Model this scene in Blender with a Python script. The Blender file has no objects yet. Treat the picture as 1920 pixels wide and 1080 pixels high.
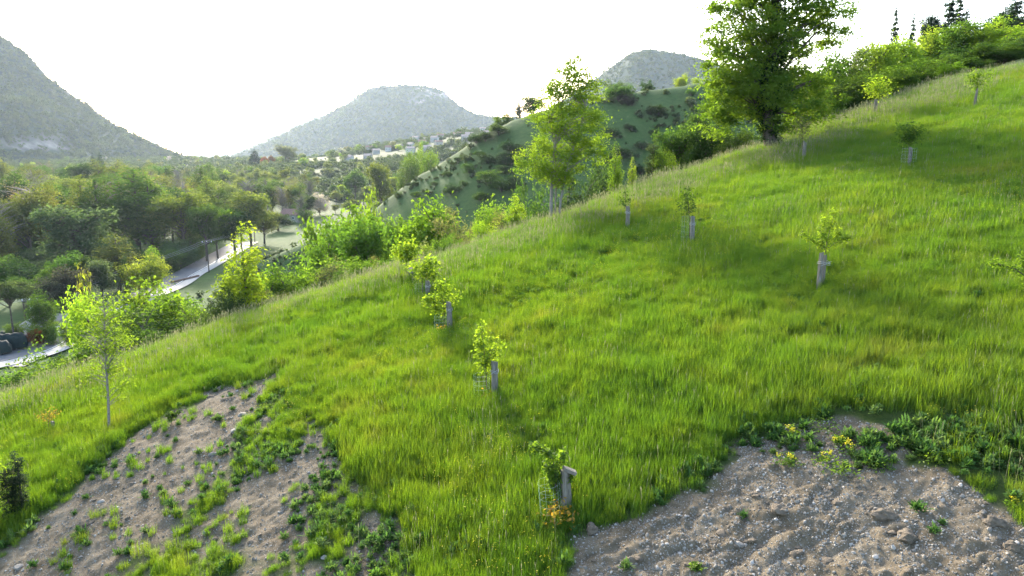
import bpy, math, random
import numpy as np
from mathutils import Vector, Matrix

# ---------------------------------------------------------------- camera, sky, sun, exposure
SC = bpy.context.scene
COL = SC.collection
F, PITCH = 1371.0, math.radians(10.3)
cam_d = bpy.data.cameras.new('camera'); cam = bpy.data.objects.new('camera', cam_d); COL.objects.link(cam)
cam_d.sensor_width = 36; cam_d.lens = 36 * F / 1920; cam_d.clip_start = .1; cam_d.clip_end = 30000
cam.location = (0, 0, 0); cam.rotation_euler = (math.pi / 2 - PITCH, 0, 0)
SC.camera = cam
SUN_AZ, SUN_EL = math.radians(-19), math.radians(21)          # azimuth from +Y, clockwise
w = bpy.data.worlds.new('World'); SC.world = w; w.use_nodes = True
wn = w.node_tree.nodes; wl = w.node_tree.links
sky = wn.new('ShaderNodeTexSky'); sky.sky_type = 'NISHITA'; sky.sun_disc = False
sky.sun_elevation = SUN_EL; sky.sun_rotation = SUN_AZ
sky.air_density = 1.0; sky.dust_density = 2.5; sky.ozone_density = 1.0
wn['Background'].inputs[1].default_value = .15
wl.new(sky.outputs[0], wn['Background'].inputs[0])
sd = bpy.data.lights.new('sun', 'SUN'); sd.energy = 2.3; sd.angle = math.radians(5); sd.color = (1, .93, .80)
sun = bpy.data.objects.new('sun', sd); COL.objects.link(sun)
sdir = Vector((math.sin(SUN_AZ) * math.cos(SUN_EL), math.cos(SUN_AZ) * math.cos(SUN_EL), math.sin(SUN_EL)))
sun.rotation_euler = sdir.to_track_quat('Z', 'Y').to_euler()
vs = SC.view_settings; vs.view_transform = 'Standard'; vs.look = 'None'; vs.gamma = 1; vs.use_curve_mapping = False
vs.exposure = 2.42
cy = SC.cycles
cy.max_bounces = 6; cy.diffuse_bounces = 3; cy.glossy_bounces = 2; cy.transmission_bounces = 4; cy.volume_bounces = 0
cy.transparent_max_bounces = 8; cy.use_denoising = True; cy.denoising_prefilter = 'NONE'; cy.denoiser = 'OPENIMAGEDENOISE'
cy.denoising_input_passes = 'RGB_ALBEDO_NORMAL'; cy.caustics_reflective = False; cy.caustics_refractive = False
cy.sample_clamp_indirect = 6

# ---------------------------------------------------------------- small helpers
RS = np.random.RandomState
def smooth(a, b, x): t = np.clip((np.asarray(x, float) - a) / (b - a), 0, 1); return t * t * (3 - 2 * t)
_tab = RS(7).rand(256, 256)
def vnoise(x, y):
    x = np.asarray(x, float); y = np.asarray(y, float)
    xi = np.floor(x).astype(int); yi = np.floor(y).astype(int); fx = x - xi; fy = y - yi
    fx = fx * fx * (3 - 2 * fx); fy = fy * fy * (3 - 2 * fy)
    a = _tab[xi % 256, yi % 256]; b = _tab[(xi + 1) % 256, yi % 256]; c = _tab[xi % 256, (yi + 1) % 256]; d = _tab[(xi + 1) % 256, (yi + 1) % 256]
    return (a + (b - a) * fx) * (1 - fy) + (c + (d - c) * fx) * fy
def fbm(x, y, o=4, g=.5):
    s = 0; a = 1; t = 0
    for i in range(o):
        s = s + a * vnoise(x * 2 ** i + 17.3 * i, y * 2 ** i + 9.1 * i); t += a; a *= g
    return s / t * 2 - 1
def ray(u, v):
    zc = -(v - 540) / F
    return np.array([(u - 960) / F, math.cos(PITCH) + zc * math.sin(PITCH), zc * math.cos(PITCH) - math.sin(PITCH)])
def plane_hit(u, v):
    d = ray(u, v); t = -9.28 / (d[2] - .204 * d[0] - .157 * d[1]); return d * t
def tag(o, label=None, cat=None, group=None, kind=None):
    if label: o['label'] = label
    if cat: o['category'] = cat
    if group: o['group'] = group
    if kind: o['kind'] = kind
    return o
def link(name, me, mat=None, parent=None):
    o = bpy.data.objects.new(name, me); COL.objects.link(o)
    if mat is not None and me is not None and not me.materials: me.materials.append(mat)
    if parent is not None: o.parent = parent
    return o
def empty(name, loc=(0, 0, 0), rz=0):
    o = bpy.data.objects.new(name, None); COL.objects.link(o); o.location = loc; o.rotation_euler = (0, 0, rz)
    o.empty_display_size = .1; return o

class MB:
    """collects verts and faces of one mesh"""
    def __init__(s): s.v = []; s.f = []
    def add(s, v, f):
        b = len(s.v); s.v += [tuple(p) for p in v]; s.f += [tuple(i + b for i in q) for q in f]
    def box(s, c, d, rz=0, tilt=0):
        hx, hy, hz = d[0] / 2, d[1] / 2, d[2] / 2
        R = Matrix.Rotation(rz, 3, 'Z') @ Matrix.Rotation(tilt, 3, 'Y')
        P = [Vector(c) + R @ Vector((x * hx, y * hy, z * hz)) for z in (-1, 1) for x, y in ((-1, -1), (1, -1), (1, 1), (-1, 1))]
        s.add(P, [(3, 2, 1, 0), (4, 5, 6, 7), (0, 1, 5, 4), (1, 2, 6, 5), (2, 3, 7, 6), (3, 0, 4, 7)])
    def tube(s, pts, rad, n=5, cap=True):
        pts = [Vector(p) for p in pts]; m = len(pts); V = []; Fc = []
        for i, p in enumerate(pts):
            t = (pts[min(i + 1, m - 1)] - pts[max(i - 1, 0)])
            t = t.normalized() if t.length > 1e-9 else Vector((0, 0, 1))
            a = t.cross(Vector((0, 1, 0)) if abs(t.y) < .9 else Vector((1, 0, 0))).normalized(); b = t.cross(a)
            r = rad[i] if hasattr(rad, '__len__') else rad
            for k in range(n):
                q = 2 * math.pi * k / n; V.append(p + a * (r * math.cos(q)) + b * (r * math.sin(q)))
        for i in range(m - 1):
            for k in range(n):
                k2 = (k + 1) % n; Fc.append((i * n + k, i * n + k2, (i + 1) * n + k2, (i + 1) * n + k))
        if cap: Fc.append(tuple(range(n - 1, -1, -1))); Fc.append(tuple((m - 1) * n + k for k in range(n)))
        s.add(V, Fc)
    def mesh(s, name, smooth_=False):
        me = bpy.data.meshes.new(name); me.from_pydata([tuple(p) for p in s.v], [], s.f)
        if smooth_: me.polygons.foreach_set('use_smooth', [True] * len(me.polygons))
        me.update(); return me
    def obj(s, name, mat, parent=None, smooth_=False): return link(name, s.mesh(name, smooth_), mat, parent)

def quads_mesh(name, Q, attr=None):
    """Q (n,4,3) loose quads -> mesh, fast"""
    n = len(Q); me = bpy.data.meshes.new(name)
    me.vertices.add(4 * n); me.vertices.foreach_set('co', Q.astype(np.float32).ravel())
    me.loops.add(4 * n); me.loops.foreach_set('vertex_index', np.arange(4 * n, dtype=np.int32))
    me.polygons.add(n); me.polygons.foreach_set('loop_start', np.arange(0, 4 * n, 4, dtype=np.int32))
    me.update(calc_edges=True)
    if attr is not None:
        a = me.attributes.new('tint', 'FLOAT', 'POINT'); a.data.foreach_set('value', np.repeat(attr, 4).astype(np.float32))
    return me
def grid_mesh(name, P, closed=False):
    """P (r,c,3) -> smooth grid mesh"""
    r, c = P.shape[:2]; me = bpy.data.meshes.new(name)
    i = np.arange(r * c).reshape(r, c)
    if closed: nx = np.roll(i, -1, 1); q = np.stack([i[:-1], nx[:-1], nx[1:], i[1:]], -1).reshape(-1, 4)
    else: q = np.stack([i[:-1, :-1], i[:-1, 1:], i[1:, 1:], i[1:, :-1]], -1).reshape(-1, 4)
    n = len(q); me.vertices.add(r * c); me.vertices.foreach_set('co', P.astype(np.float32).ravel())
    me.loops.add(4 * n); me.loops.foreach_set('vertex_index', q.astype(np.int32).ravel())
    me.polygons.add(n); me.polygons.foreach_set('loop_start', np.arange(0, 4 * n, 4, dtype=np.int32))
    me.polygons.foreach_set('use_smooth', np.ones(n, bool)); me.update(calc_edges=True); return me
def fattr(me, name, val):
    a = me.attributes.new(name, 'FLOAT', 'POINT'); a.data.foreach_set('value', np.asarray(val, np.float32).ravel())

# ---------------------------------------------------------------- materials
class NT:
    def __init__(s, name):
        s.m = bpy.data.materials.new(name); s.m.use_nodes = True; s.t = s.m.node_tree; s.t.nodes.clear()
        s.out = s.n('ShaderNodeOutputMaterial')
    def n(s, ty, **kw):
        nd = s.t.nodes.new(ty)
        for k, v in kw.items(): setattr(nd, k, v)
        return nd
    def l(s, a, b): s.t.links.new(a, b)
    def noise(s, scale, detail=4, coord=None, rough=.6):
        nd = s.n('ShaderNodeTexNoise'); nd.inputs['Scale'].default_value = scale; nd.inputs['Detail'].default_value = detail
        nd.inputs['Roughness'].default_value = rough
        if coord is not None: s.l(coord, nd.inputs['Vector'])
        return nd.outputs['Fac']
    def ramp(s, fac, stops):
        r = s.n('ShaderNodeValToRGB'); e = r.color_ramp.elements
        while len(e) < len(stops): e.new(.5)
        for k, (p, c) in enumerate(stops):
            e[k].position = p; e[k].color = (*c, 1) if len(c) == 3 else c
        s.l(fac, r.inputs[0]); return r.outputs[0]
    def mix(s, fac, a, b, mode='MIX'):
        m = s.n('ShaderNodeMix', data_type='RGBA', blend_type=mode)
        for sock, val in ((m.inputs[0], fac), (m.inputs[6], a), (m.inputs[7], b)):
            if isinstance(val, (int, float)): sock.default_value = val
            elif isinstance(val, tuple): sock.default_value = (*val, 1)
            else: s.l(val, sock)
        return m.outputs[2]
    def attr(s, name, ty='GEOMETRY'): a = s.n('ShaderNodeAttribute'); a.attribute_name = name; a.attribute_type = ty; return a.outputs['Fac']
    def pos(s): return s.n('ShaderNodeNewGeometry').outputs['Position']
    def obj(s): return s.n('ShaderNodeTexCoord').outputs['Object']
    def math(s, op, a, b=0.0):
        m = s.n('ShaderNodeMath', operation=op)
        for k, val in enumerate((a, b)):
            if isinstance(val, (int, float)): m.inputs[k].default_value = val
            else: s.l(val, m.inputs[k])
        return m.outputs[0]
    def principled(s, col, rough=.8, bump=None, bstr=.3, bdist=.05, spec=.3, metal=0):
        p = s.n('ShaderNodeBsdfPrincipled'); p.inputs['Roughness'].default_value = rough
        p.inputs['Specular IOR Level'].default_value = spec; p.inputs['Metallic'].default_value = metal
        if isinstance(col, tuple): p.inputs['Base Color'].default_value = (*col, 1)
        else: s.l(col, p.inputs['Base Color'])
        if bump is not None:
            b = s.n('ShaderNodeBump'); b.inputs['Strength'].default_value = bstr; b.inputs['Distance'].default_value = bdist
            s.l(bump, b.inputs['Height']); s.l(b.outputs[0], p.inputs['Normal'])
        s.l(p.outputs[0], s.out.inputs[0]); return s.m
    def leafy(s, col, tcol, trans=.45, gloss=.05, rough=.45):
        """diffuse + light through the blade + a little sheen"""
        d = s.n('ShaderNodeBsdfDiffuse'); s.l(col, d.inputs[0])
        t = s.n('ShaderNodeBsdfTranslucent'); s.l(tcol, t.inputs[0])
        m = s.n('ShaderNodeMixShader'); m.inputs[0].default_value = trans; s.l(d.outputs[0], m.inputs[1]); s.l(t.outputs[0], m.inputs[2])
        g = s.n('ShaderNodeBsdfGlossy'); g.inputs['Roughness'].default_value = rough; g.inputs[0].default_value = (.8, .85, .75, 1)
        m2 = s.n('ShaderNodeMixShader'); m2.inputs[0].default_value = gloss; s.l(m.outputs[0], m2.inputs[1]); s.l(g.outputs[0], m2.inputs[2])
        s.l(m2.outputs[0], s.out.inputs[0]); return s.m

def simple(name, col, var=.25, scale=8, rough=.8, bump=.3, metal=0, bdist=.02):
    k = NT(name); f = k.noise(scale, 5, k.obj())
    c = k.ramp(f, [(.3, tuple(x * (1 - var) for x in col)), (.7, tuple(min(1, x * (1 + var)) for x in col))])
    return k.principled(c, rough, f, bump, bdist, metal=metal)

# leaves: colour comes from the object's own colour, varied per leaf and per clump
k = NT('leaves'); oi = k.n('ShaderNodeObjectInfo')
base = oi.outputs['Color']; tn = k.attr('tint')
c = k.mix(k.ramp(tn, [(0, (0, 0, 0)), (1, (1, 1, 1))]), k.mix(1.0, base, (.62, .72, .65), 'MULTIPLY'), k.mix(1.0, base, (1.45, 1.25, 1.1), 'MULTIPLY'))
c2 = k.mix(1.0, c, (1.6, 1.7, .7), 'MULTIPLY')
LEAF = k.leafy(c, c2, .55, .015, .6)
k = NT('far leaves'); oi = k.n('ShaderNodeObjectInfo'); tn = k.attr('tint')
c = k.ramp(k.math('ADD', k.math('MULTIPLY', tn, .5), k.math('MULTIPLY', oi.outputs['Random'], .5)), [(.1, (.034, .054, .024)), (.5, (.048, .070, .028)), (.9, (.070, .094, .038))])
LEAF_FAR = k.leafy(c, k.mix(1.0, c, (1.7, 1.7, .9), 'MULTIPLY'), .45, .02)
k = NT('grass blades'); h = k.attr('h'); p = k.pos(); oi = k.n('ShaderNodeObjectInfo')
nbig = k.noise(.16, 3, p); nmid = k.noise(.9, 4, p)
c = k.ramp(k.math('ADD', k.math('MULTIPLY', nbig, .5), k.math('MULTIPLY', nmid, .5)),
           [(.30, (.044, .116, .015)), (.45, (.062, .144, .015)), (.58, (.082, .158, .018)), (.68, (.118, .168, .036)), (.80, (.165, .170, .070))])
c = k.mix(k.math('MULTIPLY', oi.outputs['Random'], .5), c, k.mix(1.0, c, (1.55, 1.15, .9), 'MULTIPLY'))
c = k.mix(k.math('MULTIPLY', h, .45), c, k.mix(1.0, c, (1.5, 1.22, 1.0), 'MULTIPLY'))
GRASS = k.leafy(c, k.mix(1.0, c, (1.85, 1.75, .55), 'MULTIPLY'), .52, .02, .55)
k = NT('seed heads'); c = k.ramp(k.n('ShaderNodeObjectInfo').outputs['Random'], [(0, (.13, .16, .06)), (1, (.22, .21, .12))])
SEED = k.leafy(c, c, .4, .02)
k = NT('weed leaves'); c = k.ramp(k.n('ShaderNodeObjectInfo').outputs['Random'], [(0, (.05, .115, .03)), (.5, (.075, .15, .038)), (1, (.11, .17, .055))])
WEED = k.leafy(c, k.mix(1.0, c, (1.5, 1.5, .7), 'MULTIPLY'), .4, .01, .6)
k = NT('petals'); c = k.ramp(k.attr('tint'), [(0, (.60, .50, .02)), (1, (.75, .68, .05))]); PETAL = k.leafy(c, c, .35, .02)
BARK = simple('bark', (.085, .068, .052), .45, 30, .95, .7)
BARK_PALE = simple('pale bark', (.20, .175, .15), .4, 25, .95, .6)
k = NT('weathered wood'); f = k.n('ShaderNodeMapping'); k.l(k.obj(), f.inputs[0]); f.inputs['Scale'].default_value = (30, 30, 2.5)
f = k.noise(1.6, 6, f.outputs[0])
WOOD = k.principled(k.ramp(f, [(.3, (.075, .064, .050)), (.5, (.17, .150, .122)), (.75, (.275, .25, .21))]), .9, f, .8, .01)
WIRE = simple('wire', (.34, .34, .34), .15, 10, .5, 0)
k = NT('guard plastic'); GUARD = k.principled((.42, .50, .46), .5, spec=.4)
k = NT('pale guard plastic'); GUARD_PALE = k.principled((.40, .46, .46), .5, spec=.4)
# ---------------------------------------------------------------- terrain shape
def edge_s(x, y): return -.4386 * (x - 2.4) + .8987 * (y - 37.3)      # metres beyond the meadow's brow
def softplus(t): return np.logaddexp(0, t)
RX = [-400, -120, -85, -42, -31, -13, 0, 30, 64, 120, 400]; RZ = [-60, -45, -36, -15.5, -6.3, 5, 12.5, 18.5, 24, 25, 22]
def H(x, y):
    x = np.asarray(x, float); y = np.asarray(y, float)
    s = edge_s(x, y) + 1.1 * fbm(x * .045 + 3, y * .045, 2); r = smooth(8, 30, x)
    hill = -9.28 + .204 * x + .157 * y + .55 * fbm(x * .05, y * .05, 3) * smooth(6, 26, np.hypot(x, y))
    hill = hill - (.62 - .22 * r) * softplus((s - 1.0 - 1.2 * r) / 1.1) * 1.1
    hill = 40 - 8 * softplus((40 - hill) / 8)
    far = smooth(380, 1000, y)
    val = -33 + .0225 * np.clip(y - 200, 0, 1000) + far * np.clip(.155 * (x + 335), 0, 75) + 1.2 * fbm(x * .012, y * .012, 3)
    val = val + smooth(330, 420, y) * 3.5 * fbm(x * .008 + 5, y * .008, 3)
    R = np.interp(x, RX, RZ); yr = 250 + .6 * np.clip(x, -110, 0) + 9 * fbm(x * .02 + 9, y * 0 + 2, 2)
    dy = yr - y
    spur = R - .53 * np.where(dy > 0, softplus((dy - 1) / 2.5) * 2.5 - 2.5 * math.log(1 + math.exp(-.4)), .3 * -dy) + 2.6 * fbm(x * .03, y * .03, 4)
    z = 2.5 * np.logaddexp(hill / 2.5, val / 2.5)
    return 2.0 * np.logaddexp(z / 2.0, spur / 2.0)

# bare earth on the meadow, outlined from the plan
def poly_from(px): return np.array([plane_hit(u, v)[:2] for u, v in px])
SOIL_R = poly_from([(1050, 1050), (1085, 1000), (1200, 965), (1290, 925), (1335, 875), (1385, 835), (1460, 800), (1600, 790), (1705, 795), (1725, 850), (1800, 900), (1880, 940), (1990, 985), (2150, 1300), (900, 1300)])
SOIL_L = poly_from([(515, 706), (490, 775), (440, 850), (395, 930), (330, 985), (250, 1040), (200, 1110), (100, 1300), (-300, 1250), (-60, 1090), (60, 985), (165, 905), (215, 850), (310, 778), (425, 722)])
SOIL_M = poly_from([(520, 740), (640, 850), (690, 930), (745, 985), (765, 1090), (800, 1300), (180, 1300), (230, 1080), (370, 970), (450, 860)])
def sdist(P, x, y):
    x = np.asarray(x, float); y = np.asarray(y, float); d = np.full(x.shape, 1e9); ins = np.zeros(x.shape, bool); n = len(P)
    for i in range(n):
        a, b = P[i], P[(i + 1) % n]; e = b - a; wx = x - a[0]; wy = y - a[1]
        t = np.clip((wx * e[0] + wy * e[1]) / (e @ e), 0, 1); d = np.minimum(d, np.hypot(wx - t * e[0], wy - t * e[1]))
        c = (a[1] > y) != (b[1] > y)
        with np.errstate(divide='ignore', invalid='ignore'): ins ^= c & (x < (b[0] - a[0]) * (y - a[1]) / (b[1] - a[1]) + a[0])
    return np.where(ins, d, -d)
def soil(x, y):
    n = fbm(np.asarray(x) * 1.3, np.asarray(y) * 1.3, 4)
    r = smooth(-.12, .22, sdist(SOIL_R, x, y) + .6 * n); l = smooth(-.12, .25, sdist(SOIL_L, x, y) + .7 * n)
    m = smooth(-.4, .4, sdist(SOIL_M, x, y) + .3 * n) * smooth(-.42, .12, fbm(np.asarray(x) * .8 + 30, np.asarray(y) * .8, 4) + .10)
    return np.maximum(np.maximum(r, l), m)
def micro(x, y, so=None):
    x = np.asarray(x, float); y = np.asarray(y, float)
    if so is None: so = soil(x, y)
    rr = smooth(-.2, .5, sdist(SOIL_R, x, y))
    a = x * math.cos(.55) + y * math.sin(.55); b = -x * math.sin(.55) + y * math.cos(.55)
    rill = np.abs(np.sin((b * 6.2 + 1.6 * fbm(x * .9, y * .9, 3)))) ** .7
    amp = smooth(-.25, .35, fbm(a * .5 + 4, b * 1.2, 2) + .12)
    z = rr * (.062 * amp * (rill - .6)) + so * (.06 * fbm(x * 3, y * 3, 4) + .034 * fbm(x * 8, y * 8, 4)) + .04 * fbm(x * .9, y * .9, 3)
    cl = fbm(x * 2.3 + 50, y * 3.0 + 20, 3)
    return z + rr * .07 * smooth(.2, .5, cl)
def G(x, y):
    z = H(x, y); near = np.hypot(x, y) < 60
    return z + np.where(near, micro(x, y), 0)
def hit(u, v, tmin=6):
    d = ray(u, v); t = np.geomspace(tmin, 4000, 6000); P = d[:, None] * t
    b = np.nonzero(P[2] < H(P[0], P[1]))[0]
    if not len(b): return None
    p = P[:, b[0]]; return np.array([p[0], p[1], float(G(p[0], p[1]))])
def at(u, v, t): return ray(u, v) * t
def gz(x, y): return float(G(np.array([x]), np.array([y]))[0])

rings = [0, 2, 4, 6, 7]
r = 7.5
while r < 9500:
    rings.append(r)
    r += .05 if 10 < r < 17 else (.09 if r < 24 else (.2 if r < 42 else max(.35, r * .0085)))
rings = np.array(rings)
front = np.linspace(-44, 44, 560); back = np.linspace(44, 316, 74)[1:-1]
ang = np.radians(np.concatenate([front, back]))
X = rings[:, None] * np.sin(ang)[None]; Y = rings[:, None] * np.cos(ang)[None]
Z = H(X, Y); nm = (rings < 60)
SO = np.zeros_like(Z); SO[nm] = soil(X[nm], Y[nm]); Z[nm] += micro(X[nm], Y[nm], SO[nm])
gm = grid_mesh('ground', np.stack([X, Y, Z], -1), closed=True); fattr(gm, 'soil', SO)
S_ = edge_s(X, Y); fattr(gm, 'wild', smooth(2, 14, S_)); fattr(gm, 'far', smooth(300, 520, Y))
k = NT('hillside earth and turf'); p = k.pos(); so = k.attr('soil')
n1 = k.noise(1.1, 6, p); n2 = k.noise(9, 6, p, .7); n3 = k.noise(45, 3, p, .7)
earth = k.ramp(k.math('ADD', k.math('MULTIPLY', n1, .45), k.math('MULTIPLY', n2, .55)), [(.33, (.078, .058, .034)), (.5, (.132, .105, .070)), (.68, (.190, .162, .118))])
vor = k.n('ShaderNodeTexVoronoi'); vor.inputs['Scale'].default_value = 26; k.l(p, vor.inputs['Vector'])
chip = k.math('MULTIPLY', k.ramp(vor.outputs['Distance'], [(.22, (1, 1, 1)), (.32, (0, 0, 0))]), k.ramp(vor.outputs['Color'], [(.45, (0, 0, 0)), (.6, (1, 1, 1))]))
earth = k.mix(chip, earth, (.29, .268, .235))
turf = k.ramp(n2, [(.3, (.030, .050, .012)), (.7, (.062, .085, .020))])
w1 = k.noise(.06, 5, p); w2 = k.noise(.55, 5, p, .7)
wild = k.ramp(k.math('ADD', k.math('MULTIPLY', w1, .5), k.math('MULTIPLY', w2, .5)), [(.34, (.030, .058, .016)), (.5, (.050, .090, .023)), (.62, (.068, .108, .03)), (.82, (.075, .082, .036))])
f1 = k.noise(.011, 3, p); farc = k.ramp(f1, [(.35, (.022, .038, .014)), (.5, (.045, .066, .02)), (.65, (.034, .05, .017))])
col = k.mix(k.attr('far'), k.mix(k.attr('wild'), turf, wild), farc)
col = k.mix(so, col, earth)
hb = k.math('ADD', k.math('MULTIPLY', n2, .5), k.math('ADD', k.math('MULTIPLY', n3, .35), k.math('MULTIPLY', chip, .25)))
GROUND = k.principled(col, .95, hb, .9, .05, .1)
ground = link('ground', gm, GROUND); tag(ground, kind='structure')

# ---------------------------------------------------------------- mountains
def uq(u, v): d = ray(u, v); return d[0] / d[1], d[2] / d[1]
def mountain(name, prof, depth, q0, q1, base, front, mat, seed, L, steep, rockfn=None, rough=1.0, skew=0):
    """prof: skyline (u, v) list; crest stands `depth` metres away"""
    pq = np.array([uq(*p) for p in prof]); n = 190
    q = np.linspace(q0, q1, n); m = 110
    tt = np.concatenate([np.linspace(-1, -.02, 75), np.linspace(0, 1.1, m - 75)])
    Q, T = np.meshgrid(q, tt); D = depth * (1 + skew * (Q - q.mean()))
    cz = np.interp(Q, pq[:, 0], pq[:, 1]) * D
    Yy = D + np.where(T < 0, T * front, T * front * .8); Xx = Q * D + (Yy - D) * .15 * np.sign(q.mean() + 1e-6)
    d = np.maximum(-(T * front), 0); b = np.maximum(T * front, 0)
    sp = 22
    L = L if np.isscalar(L) else np.interp(Q, [q0, q1], L)
    drop = .16 * np.minimum(d, L) + steep * softplus((d - L) / sp) * sp * .95 + .42 * b
    amp = smooth(0, 90, d)
    gul = np.abs(fbm(Xx * .006 + seed, Yy * .0018 + seed, 3)) * 40 * rough * amp
    Zz = cz - drop - gul + 3.5 * rough * fbm(Xx * .02 + seed, Yy * .02, 4)
    Zz = np.maximum(Zz, base - 25 + 0 * Zz)
    P = np.stack([Xx, Yy, Zz], -1); me = grid_mesh(name, P)
    rock = np.zeros_like(Zz) if rockfn is None else rockfn(Xx, Yy, Zz, d, cz)
    fattr(me, 'rock', rock)
    o = link(name, me, mat); tag(o, kind='structure'); return o, P, rock
k = NT('wooded mountainside'); p = k.pos(); f = k.noise(.02, 6, p, .7); g = k.noise(.004, 3, p)
c = k.ramp(k.math('ADD', k.math('MULTIPLY', f, .6), k.math('MULTIPLY', g, .4)), [(.35, (.026, .042, .026)), (.5, (.036, .054, .032)), (.66, (.05, .068, .038))])
rk = k.ramp(k.noise(.05, 6, p, .7), [(.3, (.12, .11, .10)), (.7, (.30, .27, .24))])
MOUNT = k.principled(k.mix(k.attr('rock'), c, rk), .95, f, .5, 5, .05)
def band(u0, u1, v0, v1):
    def fn(x, y, z, d, cz):
        dz = z / y; zc = np.tan(np.arctan(dz) + PITCH); v = 540 - F * zc
        u = 960 + F * (x / y) / (math.cos(PITCH) + zc * math.sin(PITCH)) * 1.0
        n = fbm(x * .015, y * .01 + z * .02, 3)
        return (.35 + .65 * smooth(-.15, .25, fbm(x * .05, y * .02 + z * .004, 3))) * smooth(-3, 1.5, np.minimum(v - v0, v1 - v) + 14 * n) * smooth(-25, 10, np.minimum(u - u0, u1 - u) + 20 * n)
    return fn
M1 = mountain('mountain', [(-900, 60), (-420, -70), (-180, -10), (0, 66), (50, 100), (90, 145), (150, 186), (220, 235), (300, 275), (370, 300), (420, 318)], 1450, -1.35, -.36, -20, 760, MOUNT, 3, (40, 380), .62, band(-30, 150, 252, 280), 1.0)
M2 = mountain('mountain', [(400, 312), (450, 287), (540, 246), (610, 215), (655, 192), (682, 172), (700, 163), (760, 159), (800, 161), (830, 168), (842, 182), (865, 200), (895, 214), (935, 219), (1000, 226), (1100, 235), (1200, 262)], 2700, -.45, .2, -10, 1100, MOUNT, 11, 60, .48, band(800, 848, 172, 192), .9)
M3 = mountain('mountain', [(1000, 220), (1060, 185), (1115, 148), (1150, 122), (1185, 98), (1215, 90), (1250, 96), (1300, 106), (1345, 118), (1420, 150), (1560, 215)], 2000, .0, .5, 40, 800, MOUNT, 23, 40, .5, None, .8)
M4 = mountain('mountain', [(300, 310), (380, 285), (470, 250), (540, 214), (590, 210), (650, 240), (740, 290)], 6400, -.5, -.1, -10, 1800, MOUNT, 31, 60, .35, None, 2)

# ---------------------------------------------------------------- haze: closed box of air round the camera and the scene
hm = MB(); hm.box((0, 0, 186), (24000, 24000, 468)); ho = hm.obj('haze', None)
hmat = bpy.data.materials.new('air'); hmat.use_nodes = True; hn = hmat.node_tree.nodes; hn.clear()
pv = hn.new('ShaderNodeVolumePrincipled'); out = hn.new('ShaderNodeOutputMaterial'); hmat.node_tree.links.new(pv.outputs[0], out.inputs['Volume'])
pv.inputs['Color'].default_value = (.64, .80, 1, 1); pv.inputs['Density'].default_value = .00004; pv.inputs['Anisotropy'].default_value = .5
ho.data.materials.append(hmat); tag(ho, kind='stuff')
# ---------------------------------------------------------------- foliage
def leaf_quads(C, L, W, rng, up=.35, droop=0.0, out=None, fold=.25):
    """one bent diamond per centre"""
    n = len(C); L = np.broadcast_to(L, n)[:, None]; W = np.broadcast_to(W, n)[:, None]
    N = rng.normal(size=(n, 3)); N[:, 2] = np.abs(N[:, 2]) + up * 2; N /= np.linalg.norm(N, axis=1)[:, None]
    D = rng.normal(size=(n, 3))
    if out is not None: D = D * .6 + out
    D[:, 2] -= droop
    D -= (D * N).sum(1)[:, None] * N; D /= np.linalg.norm(D, axis=1)[:, None] + 1e-9
    S = np.cross(N, D)
    return np.stack([C - D * L / 2, C + S * W / 2 + N * W * fold, C + D * L / 2 - N * L * .1, C - S * W / 2 + N * W * fold], 1)
def crown_points(lobes, nc, nl, cr, rng, shell=.55, flat=.75, ev=.8):
    """lobes (cx,cy,cz,rx,ry,rz): clump centres fill the lobes, leaves gather round the clumps"""
    lb = np.array(lobes, float); vol = lb[:, 3] * lb[:, 4] * lb[:, 5]
    pick = rng.choice(len(lb), nc, p=vol ** ev / (vol ** ev).sum())
    d = rng.normal(size=(nc, 3)); d /= np.linalg.norm(d, axis=1)[:, None]
    rad = rng.rand(nc) ** (1 / 3.0 * (1 - shell) + .02); rad = np.where(rng.rand(nc) < .25, rng.rand(nc) ** .5, rad)
    cc = lb[pick, :3] + d * rad[:, None] * lb[pick, 3:6]
    sz = cr * rng.uniform(.6, 1.35, nc)
    cid = rng.randint(0, nc, nc * nl)
    off = rng.normal(size=(nc * nl, 3)) * .5; off[:, 2] *= flat
    P = cc[cid] + off * sz[cid][:, None]
    tint = np.clip(rng.rand(nc)[cid] * .6 + rng.rand(nc * nl) * .4, 0, 1)
    return P, tint, cc, d[cid]
def limbs(mb, cc, trunk, rng, frac=.5, r0=.02, n=4, sag=.15):
    """limbs from the trunk line to clump centres"""
    T = np.array(trunk); zs = T[:, 2]
    for c in cc[rng.rand(len(cc)) < frac]:
        zt = c[2] - (.35 + .5 * rng.rand()) * np.hypot(c[0] - np.interp(c[2], zs, T[:, 0]), c[1] - np.interp(c[2], zs, T[:, 1]))
        zt = np.clip(zt, zs[0] + .2 * (zs[-1] - zs[0]), zs[-1])
        a = np.array([np.interp(zt, zs, T[:, 0]), np.interp(zt, zs, T[:, 1]), zt])
        mid = a * .45 + c * .55; mid[2] += sag * np.linalg.norm(c - a) * .5; mid += rng.normal(size=3) * .04 * np.linalg.norm(c - a)
        mb.tube([a, mid, c], [r0, r0 * .6, r0 * .18], n, False)
PROTO = {}
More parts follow.
